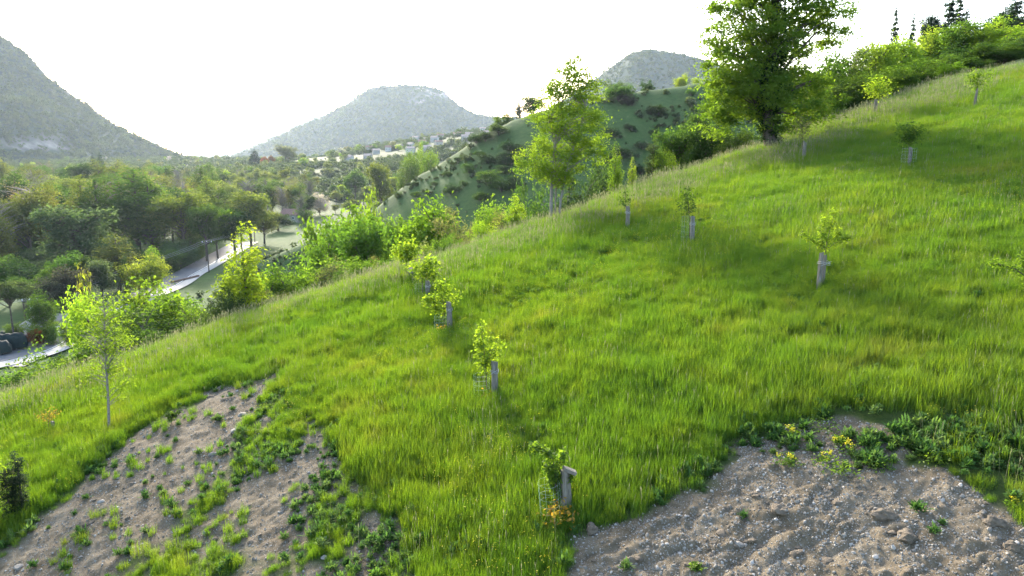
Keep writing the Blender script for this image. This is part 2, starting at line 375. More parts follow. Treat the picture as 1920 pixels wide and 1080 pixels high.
def proto(key, H_, lobes, nc, nl, cr, leaf, seed, trunk_r=.02, trunk_top=.75, frac=.5, lw=.55, droop=0, flat=.75, shell=.55, bark=None, up=.35, stems=1):
    rng = RS(seed); P, t, cc, d = crown_points(lobes, nc, nl, cr, rng, shell, flat)
    L = leaf * rng.uniform(.6, 1.3, len(P))
    kz = .985 / np.percentile(P[:, 2], 99.2); P[:, 2] *= kz; cc = cc * np.array([1, 1, kz]); P[:, 2] = np.maximum(P[:, 2], .01)
    cm = quads_mesh(key + ' crown', leaf_quads(P, L, L * lw, rng, up, droop, d * .3), t); cm.materials.append(LEAF)
    tb = MB()
    for s in range(stems):
        a = rng.rand() * 6.28; sp = .12 if stems > 1 else .02
        tr = [(0, 0, -.06), (.01 * math.cos(a), .01 * math.sin(a), .15), (sp * math.cos(a) * .6, sp * math.sin(a) * .6, trunk_top * .6), (sp * math.cos(a), sp * math.sin(a), trunk_top)]
        tb.tube(tr, [trunk_r * 1.25, trunk_r, trunk_r * .7, trunk_r * .2], 6, False)
        limbs(tb, cc, tr, rng, frac / stems, trunk_r * .4)
    tm = tb.mesh(key + ' trunk', True); tm.materials.append(bark or BARK)
    wid = np.percentile(P[:, 0], 98.5) - np.percentile(P[:, 0], 1.5)
    PROTO[key] = (cm, tm, wid)
def rl(seed, n, cx, cz, sx, sz, r, rz, bot=.0):
    g = RS(seed); out = [(0, 0, cz, r * 1.1, r * 1.1, rz * 1.2)]
    for i in range(n):
        a = i * 2.4 + g.rand(); q = g.uniform(.5, 1)
        out.append((math.cos(a) * sx * q, math.sin(a) * sx * q, cz + g.uniform(-1, 1) * sz, r * g.uniform(.6, 1.05), r * g.uniform(.6, 1.05), rz * g.uniform(.6, 1)))
    return out
for i in range(3):
    proto('round%d' % i, 1, rl(10 + i, 9, 0, .6, .27, .20, .20, .17), 170, 42, .085, .036, 20 + i, .022, .8)
    proto('bush%d' % i, 1, rl(30 + i, 10, 0, .45, .38, .28, .24, .26), 170, 42, .105, .040, 40 + i, .012, .7, stems=4)
for i in range(2):
    proto('tall%d' % i, 1, [(0, 0, .25, .13, .13, .14), (.03, .02, .45, .17, .17, .2), (-.04, .05, .62, .16, .15, .2), (.03, -.03, .8, .10, .10, .16), (.09, -.06, .5, .10, .1, .13), (-.09, -.04, .4, .1, .1, .13)], 190, 38, .065, .026, 60 + i, .016, .92)
    proto('airy%d' % i, 1, [(0, 0, .2, .15, .15, .1), (.04, .02, .38, .2, .18, .12), (-.06, .05, .5, .19, .15, .1), (.07, -.03, .62, .14, .12, .1), (-.04, 0, .72, .12, .12, .08), (0, 0, .85, .07, .07, .1), (.0, .02, .95, .04, .04, .06)], 150, 24, .075, .032, 65 + i, .013, .96, frac=.5)
    proto('sparse%d' % i, 1, rl(70 + i, 8, 0, .6, .24, .22, .18, .20), 230, 9, .10, .020, 80 + i, .018, .85, frac=1.0, bark=BARK_PALE)
    L_ = []; g = RS(90 + i)
    for z in np.linspace(.08, .98, 24):
        rr = .20 * (1 - z) ** .85 + .012
        for a in np.arange(0, 6.28, 1.05): q = a + g.rand(); L_.append((math.cos(q) * rr * .6, math.sin(q) * rr * .6, z - rr * .25, rr * .5, rr * .5, .018))
    proto('conifer%d' % i, 1, L_, 760, 16, .034, .036, 95 + i, .014, .98, frac=.3, lw=.35, flat=.45, droop=.3)
proto('cypress0', 1, [(0, 0, z, .085 * math.sin(max(.25, min(1, (1.04 - z) * 2.2)) * 1.57), .085 * math.sin(max(.25, min(1, (1.04 - z) * 2.2)) * 1.57), .08) for z in np.linspace(.06, .94, 13)], 200, 32, .035, .022, 101, .012, .9, frac=.2, lw=.35, up=.8)
proto('umbrella0', 1, rl(103, 9, 0, .78, .30, .05, .2, .09), 150, 40, .075, .03, 104, .02, .8, flat=.5)
for i in range(3):
    g = RS(110 + i); lob = rl(112 + i, 6, 0, .55, .25, .2, .24, .24); rng = RS(115 + i)
    P, t, cc, d = crown_points(lob, 45, 8, .16, rng, .6)
    cm = quads_mesh('far crown', leaf_quads(P, .12 * rng.uniform(.6, 1.3, len(P)), .09, rng, .4), t); cm.materials.append(LEAF)
    tb = MB(); tb.tube([(0, 0, -.05), (0, 0, .6)], [.03, .015], 5, False); tm = tb.mesh('far trunk'); tm.materials.append(BARK)
    PROTO['far%d' % i] = (cm, tm, .85)

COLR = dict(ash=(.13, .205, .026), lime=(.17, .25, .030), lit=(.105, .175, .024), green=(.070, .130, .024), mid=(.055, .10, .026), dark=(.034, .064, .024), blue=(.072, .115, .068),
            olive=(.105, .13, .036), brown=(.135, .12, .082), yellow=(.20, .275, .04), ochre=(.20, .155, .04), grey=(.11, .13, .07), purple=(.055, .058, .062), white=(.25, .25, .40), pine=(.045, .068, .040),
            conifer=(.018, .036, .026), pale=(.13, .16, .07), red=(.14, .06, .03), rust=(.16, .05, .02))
rngT = RS(5)
def tree(kind, name, label, cat, xy, height, width, colour, group=None, var=None, lean=0, z=None):
    ks = sorted(q for q in PROTO if q.rstrip('0123456789') == kind); key = ks[rngT.randint(len(ks))] if var is None else kind + str(var)
    cm, tm, wid = PROTO[key]; z = gz(*xy) if z is None else z
    e = empty(name, (xy[0], xy[1], z - .05), rngT.rand() * 6.28); tag(e, label, cat, group)
    e.scale = (width / wid, width / wid, height)
    c = np.array(COLR[colour]) * rngT.uniform(.85, 1.15) * rngT.uniform(.92, 1.08, 3)
    o = link('crown', cm, None, e); o.color = (*np.clip(c, 0, 1), 1)
    link('trunk', tm, None, e); return e
def tree_px(kind, name, label, cat, u, vt, wpx, t, colour, group=None, var=None):
    p = at(u, vt, t); g = gz(p[0], p[1]); h = max(.5, p[2] - g)
    return tree(kind, name, label, cat, (p[0], p[1]), h * 1.02, wpx / F * t, colour, group, var)
def t_edge(u):
    d = ray(u, 300); t = np.linspace(5, 90, 800); P = d[:2, None] * t; i = np.argmax(edge_s(P[0], P[1]) > 0); return t[i]
# ---------------------------------------------------------------- the big tree with ivy on the brow
def hero(name, label, base, trunk_paths, radii, lobes, nc, nl, cr, leaf, lw, colour, seed, frac, r0, droop=.3, bark=None, barkpart='trunk', ev=.8, shell=.55, flat=.6):
    e = empty(name, base); tag(e, label, 'tree'); rng = RS(seed)
    P, t, cc, d = crown_points(lobes, nc, nl, cr, rng, shell, flat, ev); L = leaf * rng.uniform(.6, 1.3, len(P))
    cm = quads_mesh('crown', leaf_quads(P, L, L * lw, rng, .3, droop, d * .3), t); cm.materials.append(LEAF)
    o = link('crown', cm, None, e); o.color = (*COLR[colour], 1)
    for i, (tp, rd) in enumerate(zip(trunk_paths, radii)):
        tb = MB(); tb.tube(tp, rd, 9, False)
        limbs(tb, cc, tp, rng, frac / len(trunk_paths), r0, 5)
        tb.obj('trunk', bark or BARK, e, True)
    return e, rng
m = lambda px, t: px / F * t
bp = hit(1445, 272); T = 42.2
def lobe(u, v, wu, hv, t, base, dy=0, depth=None):
    p = at(u, v, t) - base; rx = m(wu, t); return (p[0], p[1] + dy, p[2], rx, depth or rx, m(hv, t))
BT = T
LB = [lobe(1395, 60, 75, 55, BT, bp), lobe(1365, 130, 55, 40, BT, bp, -.6), lobe(1375, 195, 55, 40, BT, bp, .5), lobe(1410, 165, 70, 50, BT, bp), lobe(1480, 215, 70, 35, BT, bp), lobe(1505, 160, 55, 35, BT, bp, .8),
      lobe(1345, 230, 30, 28, BT, bp), lobe(1540, 25, 55, 32, BT, bp), lobe(1575, 60, 32, 28, BT, bp), lobe(1530, 75, 40, 26, BT, bp, 1), lobe(1490, 20, 60, 50, BT, bp), lobe(1385, 5, 55, 40, BT, bp), lobe(1450, -45, 85, 50, BT, bp),
      lobe(1335, 100, 24, 30, BT, bp), lobe(1450, 100, 60, 80, BT, bp), lobe(1350, 175, 38, 40, BT, bp, -.4), lobe(1590, 40, 16, 24, BT, bp)]
tp = [np.array(at(u, v, T)) - bp for u, v in ((1447, 282), (1441, 245), (1438, 200), (1443, 140), (1450, 80), (1452, 20), (1455, -60))]
big, rng = hero('broad_tree', 'tall broadleaf tree with an ivy covered trunk on the brow of the meadow', bp, [tp], [[.42, .37, .34, .31, .26, .18, .06]], LB, 640, 70, .66, .21, .5, 'lit', 201, .13, .055, flat=.45)
# three bare upper limbs fanning to the right of the ivy
tb = MB()
for pts in ([(1446, 150), (1475, 90), (1500, 40), (1520, -10)], [(1446, 175), (1485, 110), (1530, 60), (1575, 40)], [(1450, 120), (1490, 60), (1540, 20), (1590, 8)], [(1440, 150), (1415, 90), (1395, 40), (1380, -10)], [(1440, 180), (1405, 130), (1365, 100)], [(1442, 200), (1480, 170), (1520, 150)]):
    P_ = [np.array(at(u, v, T)) - bp + (rng.normal(size=3) * .1) for u, v in pts]; tb.tube(P_, [.11, .085, .055, .02][:len(P_)], 6, False)
tb.obj('limb', BARK, big, True)
iv = [lobe(u, v, wu, hv, T, bp, -.15) for u, v, wu, hv in ((1446, 262, 14, 12), (1441, 246, 16, 16), (1440, 235, 17, 18), (1438, 205, 20, 22), (1440, 170, 24, 24), (1444, 135, 24, 24), (1448, 100, 24, 24), (1451, 65, 20, 22), (1453, 30, 16, 20), (1454, -5, 12, 20))]
P_, t_, cc_, d_ = crown_points(iv, 170, 40, .28, RS(203), .7)
cm = quads_mesh('ivy', leaf_quads(P_, .13, .11, RS(204), .1, .4, d_), t_); cm.materials.append(LEAF); o = link('ivy', cm, None, big); o.color = (.020, .042, .014, 1)

# ---------------------------------------------------------------- ash clump with three stems
ap = hit(1042, 416); T = 37.5
LA = [lobe(1075, 118, 16, 26, T, ap), lobe(1068, 150, 32, 30, T, ap), lobe(1050, 185, 45, 30, T, ap), lobe(1095, 190, 30, 32, T, ap), lobe(1035, 225, 45, 32, T, ap), lobe(1085, 235, 50, 34, T, ap, -.5), lobe(1040, 265, 50, 30, T, ap, .5), lobe(1110, 250, 30, 28, T, ap),
      lobe(1000, 295, 34, 22, T, ap), lobe(1074, 104, 12, 18, T, ap), lobe(1080, 132, 28, 26, T, ap), lobe(1060, 170, 40, 26, T, ap), lobe(1105, 165, 20, 22, T, ap), lobe(985, 315, 20, 14, T, ap), lobe(1050, 305, 52, 28, T, ap), lobe(1105, 290, 36, 26, T, ap), lobe(1030, 335, 34, 18, T, ap), lobe(1060, 330, 30, 20, T, ap), lobe(1120, 225, 22, 20, T, ap)]
tps = [[np.array(at(u, v, T)) - ap + np.array([0, dy, 0]) for u, v in pts] for dy, pts in ((0, ((1033, 422), (1034, 370), (1036, 310), (1045, 240), (1060, 160), (1074, 100))), (.25, ((1041, 420), (1042, 380), (1044, 330), (1040, 280), (1030, 230))), (-.2, ((1047, 418), (1051, 375), (1062, 320), (1080, 260), (1098, 200))))]
ash, _ = hero('ash_tree', 'slender light green tree with three thin stems rising from the brow of the meadow', ap, tps, [[.095, .08, .068, .05, .03, .01], [.042, .038, .034, .024, .008], [.068, .06, .05, .03, .01]], LA, 400, 54, .42, .14, .45, 'ash', 211, .35, .020, bark=BARK_PALE, flat=.55, ev=.66)

# ---------------------------------------------------------------- young ash in the grass beside the bare strip
yp = hit(205, 808); T = float(np.linalg.norm(yp[:2]) / np.linalg.norm(ray(205, 700)[:2]))
LY = [lobe(195, 560, 40, 14, T, yp), lobe(175, 590, 40, 18, T, yp), lobe(215, 605, 36, 18, T, yp), lobe(190, 630, 50, 18, T, yp), lobe(150, 620, 22, 12, T, yp), lobe(200, 665, 40, 16, T, yp), lobe(190, 700, 38, 14, T, yp), lobe(215, 720, 26, 10, T, yp), lobe(205, 745, 26, 10, T, yp), lobe(190, 650, 45, 16, T, yp, .4)]
tp = [np.array(at(u, v, T)) - yp for u, v in ((205, 815), (203, 750), (199, 690), (197, 630), (195, 575), (194, 548))]
ya, _ = hero('ash_sapling', 'lone young ash with pale yellow green leaves in the grass above the bare strip', yp, [tp], [[.042, .036, .03, .022, .013, .004]], LY, 140, 20, .30, .10, .40, 'ash', 221, .8, .012, flat=.4, droop=.5, bark=BARK_PALE)
# fronds of another young ash reaching in at the picture's edge
fp = plane_hit(-25, 1010); fp[2] = gz(fp[0], fp[1]); T = float(np.linalg.norm(fp[:2]) / np.linalg.norm(ray(-25, 930)[:2]))
LF = [lobe(-25, 850 + i * 26, 36, 10, T, fp) for i in range(6)]
tp = [np.array(at(u, v, T)) - fp for u, v in ((-25, 1020), (-25, 930), (-24, 840))]
hero('ash_sapling', 'bright leaf fronds of a young ash beside the dark slim conifer', fp, [tp], [[.03, .02, .005]], LF, 50, 26, .2, .085, .38, 'lime', 223, .8, .01, flat=.4)

# ---------------------------------------------------------------- slim dark conifers at the foot of the bare strip
def slim(u, vb, vt, wpx, label, seed):
    b = hit(u, vb); T = float(np.linalg.norm(b[:2]) / np.linalg.norm(ray(u, vb)[:2])); wpx *= .8
    hgt = float(at(u, vt, T)[2] - b[2]); wid = m(wpx, T)
    e = tree('cypress', 'young_conifer', label, 'tree', (b[0], b[1]), hgt, wid, 'conifer'); return e
slim(42, 968, 838, 40, 'slim dark young conifer, the taller of two, at the foot of the bare strip', 1)
slim(22, 978, 865, 36, 'shorter dark young conifer beside the taller slim one', 2)

# ---------------------------------------------------------------- planted saplings, stakes and guards
def ring_guard(name, label, base, r, h, mat, seed, nv=10, nr=6, th=.0013, lean=(0, 0)):
    """open plastic netting rolled into a tube"""
    mb = MB(); rng = RS(seed)
    def pt(a, z): q = 1 + .10 * math.sin(2 * a + seed) + .04 * math.sin(5 * a + 3 * z); return Vector((r * q * math.cos(a) + lean[0] * z, r * q * math.sin(a) + lean[1] * z, z))
    for i in range(nv):
        a = 6.283 * i / nv; mb.tube([pt(a, z) for z in np.linspace(0, h, 4)], th, 3, False)
    for j in range(nr + 1):
        z = h * j / nr; ps = [pt(6.283 * i / 14, z) for i in range(15)]; mb.tube(ps, th, 3, False)
    o = mb.obj(name, mat); o.location = base; tag(o, label, 'tree guard', 'netting guards round the saplings'); return o
def stake(u, vb, vt, wpx, label, seed, lean=.03, double=False, wire=True, cap=False):
    b = hit(u, vb); T = float(np.linalg.norm(b[:2]) / np.linalg.norm(ray(u, vb)[:2])); h = float(at(u, vt, T)[2] - b[2]); r = m(wpx, T) / 2
    e = empty('tree_stake', b); tag(e, label, 'stake', 'weathered stakes of the planted saplings'); rng = RS(seed)
    def post(x0, y0, rr, hh, ln):
        mb = MB(); n = 9; zs = [-.15, 0, hh * .3, hh * .65, hh * .93, hh]; V = []
        for i, z in enumerate(zs):
            for kk in range(n):
                a = 6.283 * kk / n; q = rr * (1 - .1 * z / hh) * (1 + .16 * math.sin(3 * a + seed) + .05 * rng.normal())
                V.append((x0 + q * math.cos(a) + ln * z, y0 + q * math.sin(a), z + (.25 * rr * math.cos(a + seed) if i == 5 else 0)))
        Fq = [(i * n + kk, i * n + (kk + 1) % n, (i + 1) * n + (kk + 1) % n, (i + 1) * n + kk) for i in range(5) for kk in range(n)]; Fq.append(tuple(5 * n + kk for kk in range(n)))
        mb.add(V, Fq); mb.obj('post', WOOD, e)
    if double: post(-r * .55, 0, r * .5, h, lean); post(r * .5, .1, r * .42, h * .93, lean * .4)
    else: post(0, 0, r, h, lean)
    if cap:
        mb = MB(); mb.box((r * .45, -.02, h - .005), (r * 2.5, r * 1.5, r * .62), .15, .42); mb.obj('post_head', WOOD, e)
    if wire:
        mb = MB()
        for z in (h * .72, h * .76):
            mb.tube([(lean * z + r * 1.25 * math.cos(a), r * 1.5 * math.sin(a), z + .03 * math.sin(a * 2)) for a in np.linspace(0, 6.283, 11)], .006, 4, False)
        mb.tube([(lean * h * .7 - r, -r * 1.2, h * .68), (lean * h * .8 + r, -r * 1.3, h * .8)], .006, 4, False)
        mb.obj('tie', WIRE, e)
    return e, b, T, h
def sapling(label, u, vb, t, twigs, leaf, colour, seed, n_leaf=50, name='sapling', stem_r=.016, spread=.09, cat='young tree', rust=None):
    """twigs: list of pixel polylines, the first one is the stem"""
    p0 = at(u, vb, t); p0[2] = gz(p0[0], p0[1]); e = empty(name, p0); tag(e, label, cat, 'planted saplings on the meadow'); rng = RS(seed); n_leaf = int(n_leaf * 2.5); leaf *= 1.18
    mb = MB(); C = []; O = []
    for i, tw in enumerate(twigs):
        dy = 0 if i == 0 else rng.uniform(-.25, .25)
        P = [np.array(at(a, b, t)) - p0 + np.array([0, dy * kk / max(1, len(tw) - 1), 0]) for kk, (a, b) in enumerate(tw)]
        if i == 0: P[0] = np.array([0, 0, -.05])
        r = stem_r if i == 0 else stem_r * .5
        mb.tube(P, np.linspace(r, r * .25, len(P)), 5, False)
        L = np.array(P); s = 1 if i else 0
        for kk in range(n_leaf):
            f = rng.rand() ** .8 * (len(P) - 1) if i else (.55 + .45 * rng.rand()) * (len(P) - 1)
            j = min(int(f), len(P) - 2); c = L[j] * (1 - f + j) + L[j + 1] * (f - j); o = rng.normal(size=3) * spread; C.append(c + o); O.append(o)
    mb.obj('stem', BARK, e, True)
    C = np.array(C); O = np.array(O); O /= np.linalg.norm(O, axis=1)[:, None] + 1e-6
    Lf = leaf * rng.uniform(.55, 1.25, len(C))
    me = quads_mesh('leaves', leaf_quads(C, Lf, Lf * .62, rng, .3, .25, O), rng.rand(len(C))); me.materials.append(LEAF)
    o = link('leaves', me, None, e); o.color = (*COLR[colour], 1)
    if rust:
        C = rng.normal(size=(rust[0], 3)) * np.array([rust[1], rust[1], rust[1] * .7]) + np.array([rust[2], -.15, rust[3]]); C[:, 2] = np.maximum(C[:, 2], .03)
        me = quads_mesh('foliage', leaf_quads(C, leaf * .9, leaf * .6, rng, .3, .2), rng.rand(len(C))); me.materials.append(LEAF)
        o = link('foliage', me, None, e); o.color = (.30, .19, .035, 1); o['label'] = 'yellow orange young shoots at the foot'
    return e
def guard(u, vb, vt, wpx, t, label, mat, seed, lean=(0, 0)):
    p = at(u, vb, t); p[2] = gz(p[0], p[1]) - .03; h = float(at(u, vt, t)[2] - p[2]); return ring_guard('tree_guard', label, p, m(wpx, t) / 2, h, mat, seed, lean=lean)
_, b, T, h = stake(1062, 967, 874, 20, 'thick weathered stake with a tilted split head, the one nearest the gravel slope', 1, -.045, cap=True, wire=False)
sapling('leaning sapling with orange tipped arching shoot beside the thick stake nearest the gravel', 1046, 985, T - .1, [[(1046, 985), (1044, 930), (1040, 885), (1036, 858), (1020, 845), (998, 836)], [(1042, 920), (1038, 890), (1052, 862), (1060, 850)], [(1041, 900), (1030, 880), (1026, 868)], [(1044, 930), (1036, 905), (1034, 885)], [(1044, 935), (1048, 915), (1050, 890)], [(1046, 900), (1060, 890), (1072, 893)]], .085, 'lit', 11, 70, spread=.05, rust=(210, .16, .02, .18))
guard(1034, 985, 898, 44, T - .1, 'greenish netting guard standing beside the thick stake nearest the gravel', GUARD, 5, (-.08, 0))
_, b, T, h = stake(927, 746, 674, 13, 'grey stake with a dark wire bound top beside a two pronged pale sapling', 2, .0)
sapling('pale yellow green sapling with two upright prongs above the grass in the middle', 914, 745, T, [[(914, 745), (911, 700), (908, 660), (904, 630), (901, 606)], [(912, 705), (920, 680), (930, 650), (936, 634)], [(911, 700), (903, 680), (898, 662)], [(911, 690), (918, 668), (924, 655)], [(910, 670), (905, 650), (896, 640)]], .095, 'lime', 12, 50, spread=.085, rust=(60, .10, 0, .12))
guard(903, 746, 700, 30, T, 'faint netting guard around the two pronged pale sapling', GUARD, 6)
_, b, T, h = stake(844, 620, 564, 10, 'slim grey stake bound to the sapling that spreads to both sides', 3, -.03)
sapling('bright sapling with a wide crown and a side shoot reaching past its stake', 832, 620, T, [[(832, 620), (833, 590), (831, 565), (826, 540), (822, 528)], [(832, 590), (815, 570), (800, 555)], [(832, 580), (845, 570), (862, 552)], [(830, 570), (812, 560), (798, 562)], [(829, 560), (835, 545), (838, 535)], [(831, 590), (822, 580), (812, 575)]], .105, 'lime', 13, 55, spread=.10, rust=(45, .09, -.1, .15))
guard(827, 620, 590, 24, T, 'low netting guard at the foot of the wide crowned sapling', GUARD_PALE, 7)
_, b, T, h = stake(803, 562, 526, 9, 'short stake with a pale guard in the line of saplings along the brow', 4, .0)
sapling('yellow green sapling with an arm stretched sideways in the line along the brow', 793, 560, T, [[(793, 560), (792, 530), (795, 508), (798, 488)], [(793, 525), (782, 505), (776, 495)], [(794, 515), (808, 502), (822, 496)], [(793, 520), (812, 516), (820, 514)], [(795, 508), (803, 494), (806, 488)]], .12, 'lime', 14, 50, spread=.11)
guard(790, 566, 532, 22, T, 'milky netting guard at the short stake in the line along the brow', GUARD_PALE, 8)
_, b, T, h = stake(771, 528, 502, 10, 'grey stake with crosswise wire, the one before the farthest pair of saplings', 5, .0)
sapling('round headed lime sapling before the farthest stake in the brow line', 765, 527, T, [[(765, 527), (763, 500), (762, 478), (762, 462)], [(763, 495), (752, 480), (742, 470)], [(763, 490), (774, 478), (782, 466)], [(763, 485), (756, 470), (752, 460)], [(763, 482), (770, 466), (774, 456)]], .13, 'lime', 15, 55, spread=.14)
_, b, T, h = stake(752, 505, 488, 8, 'farthest little stake in the line of saplings along the brow', 6, .0, wire=False)
sapling('darker lime sapling at the far end of the brow line', 752, 505, T, [[(752, 505), (750, 480), (748, 460), (748, 446)], [(750, 478), (741, 465), (736, 455)], [(750, 475), (760, 462), (766, 452)]], .13, 'lit', 16, 60, spread=.15)
_, b, T, h = stake(1539, 547, 472, 18, 'pair of tall grey posts wired together under the yellow sapling', 7, .02, True)
sapling('yellow green sapling with a tall spike and thin side arms above paired posts', 1542, 545, T, [[(1542, 545), (1545, 500), (1548, 465), (1556, 430), (1562, 410), (1565, 388)], [(1547, 470), (1538, 450), (1534, 425), (1540, 408)], [(1547, 468), (1565, 455), (1580, 446), (1588, 442)], [(1546, 465), (1530, 455), (1516, 446), (1510, 438)], [(1550, 455), (1545, 435), (1548, 415)], [(1552, 450), (1568, 446), (1576, 432)]], .078, 'lime', 17, 70, spread=.055)
_, b, T, h = stake(1297, 460, 405, 9, 'grey stake with a bluish guard under a thin dark twiggy sapling', 8, -.02)
sapling('thin dark twiggy sapling over a bluish guard', 1293, 460, T, [[(1293, 460), (1293, 420), (1291, 385), (1290, 358)], [(1292, 400), (1282, 390), (1276, 383)], [(1292, 398), (1300, 385), (1303, 372)], [(1291, 385), (1285, 372), (1284, 362)]], .10, 'mid', 18, 24, spread=.11)
guard(1288, 462, 405, 22, T, 'bluish netting guard beside the thin dark twiggy sapling', GUARD_PALE, 10)
_, b, T, h = stake(1176, 432, 386, 8, 'slender grey stake with a dark top on the open grass near the three stemmed tree', 9, .0)
sapling('nearly bare sapling with a few leaves close to the three stemmed tree', 1173, 432, T, [[(1173, 432), (1174, 395), (1173, 370), (1171, 350)], [(1174, 390), (1166, 380), (1164, 372)], [(1174, 385), (1180, 376), (1182, 370)]], .10, 'mid', 19, 14, spread=.10)
_, b, T, h = stake(1507, 308, 264, 8, 'thin dark stake in the grass close to the big ivy clad tree', 10, .0, True, wire=False)
sapling('grey leaved wispy sapling close to the big ivy clad tree', 1505, 308, T, [[(1505, 308), (1505, 270), (1505, 240), (1506, 222)], [(1505, 258), (1497, 242), (1494, 230)], [(1505, 255), (1514, 240), (1518, 230)], [(1505, 250), (1500, 235), (1501, 226)]], .11, 'grey', 20, 32, spread=.16)
_, b, T, h = stake(1706, 314, 276, 9, 'pale stake under the round dark headed sapling on the upper meadow', 11, .0, True, wire=False)
sapling('dark green round headed sapling on the upper meadow', 1704, 314, T, [[(1704, 314), (1704, 280), (1704, 255), (1705, 232)], [(1704, 272), (1692, 262), (1684, 252)], [(1704, 270), (1716, 260), (1723, 248)], [(1704, 262), (1698, 248), (1694, 240)], [(1704, 262), (1711, 248), (1714, 240)]], .10, 'green', 21, 75, spread=.16)
guard(1702, 318, 278, 24, T, 'blue tinged netting guard under the round dark headed sapling', GUARD_PALE, 14)
_, b, T, h = stake(1641, 222, 186, 9, 'dark stake under the yellowish sapling at the top of the meadow', 12, .0, True, wire=False)
sapling('yellowish spreading sapling at the top of the meadow before the hedge', 1644, 222, T, [[(1644, 222), (1645, 190), (1645, 170), (1645, 150)], [(1645, 182), (1632, 172), (1622, 166)], [(1645, 180), (1658, 170), (1668, 164)], [(1645, 172), (1638, 160), (1630, 154)], [(1645, 172), (1654, 160), (1660, 152)]], .12, 'lime', 22, 60, spread=.2)
_, b, T, h = stake(1828, 206, 166, 8, 'leaning pale stake at the upper corner of the meadow', 13, .06, True, wire=False)
sapling('tufted bright green sapling on a leaning stem at the upper corner of the meadow', 1828, 206, T, [[(1828, 206), (1830, 180), (1833, 160), (1836, 134)], [(1832, 165), (1824, 152), (1820, 142)], [(1833, 162), (1844, 150), (1852, 140)], [(1833, 158), (1830, 144), (1828, 136)]], .10, 'lit', 23, 70, spread=.16)
T2 = 18.5
sapling('sapling with a long arching green shoot hanging over a dark weedy hollow', 1922, 680, T2, [[(1922, 680), (1928, 600), (1930, 550), (1925, 520), (1905, 505), (1880, 497), (1855, 493)], [(1926, 530), (1918, 560), (1915, 590)], [(1928, 520), (1922, 500), (1925, 480)]], .06, 'lit', 24, 130, spread=.07, stem_r=.03)
guard(1922, 690, 590, 24, T2, 'pale netting guard at the edge of a dark weedy hollow', GUARD_PALE, 15)
_, b, T, h = stake(1018, 402, 378, 7, 'small pale stake right beside the three stemmed tree', 14, .0, wire=False)
sapling('fresh green sapling right beside the three stemmed tree', 1016, 402, T, [[(1016, 402), (1016, 380), (1015, 362), (1015, 348)], [(1016, 376), (1008, 366), (1005, 358)], [(1016, 374), (1023, 364), (1025, 356)]], .14, 'lit', 25, 45, spread=.18)
_, b, T, h = stake(103, 816, 788, 7, 'dark charred looking stake near the lone young ash', 15, -.06, wire=False)
sapling('spindly orange tinted sapling near the lone young ash', 92, 822, T, [[(92, 822), (91, 795), (92, 780), (94, 768)], [(91, 790), (84, 780), (80, 774)], [(91, 788), (100, 778), (104, 770)]], .06, 'ochre', 26, 26, spread=.07)
pp = hit(322, 796); T = float(np.linalg.norm(pp[:2]) / np.linalg.norm(ray(322, 796)[:2]))
sapling('small bent seedling growing on the bare earth strip', 322, 798, T, [[(322, 798), (322, 782), (324, 776)], [(322, 788), (330, 776), (338, 772)], [(322, 786), (318, 778), (322, 772)]], .075, 'mid', 27, 30, spread=.04)
stake(317, 668, 652, 7, 'stub of a pale post on the grass brow above the roadside trees', 16, .05, wire=False)
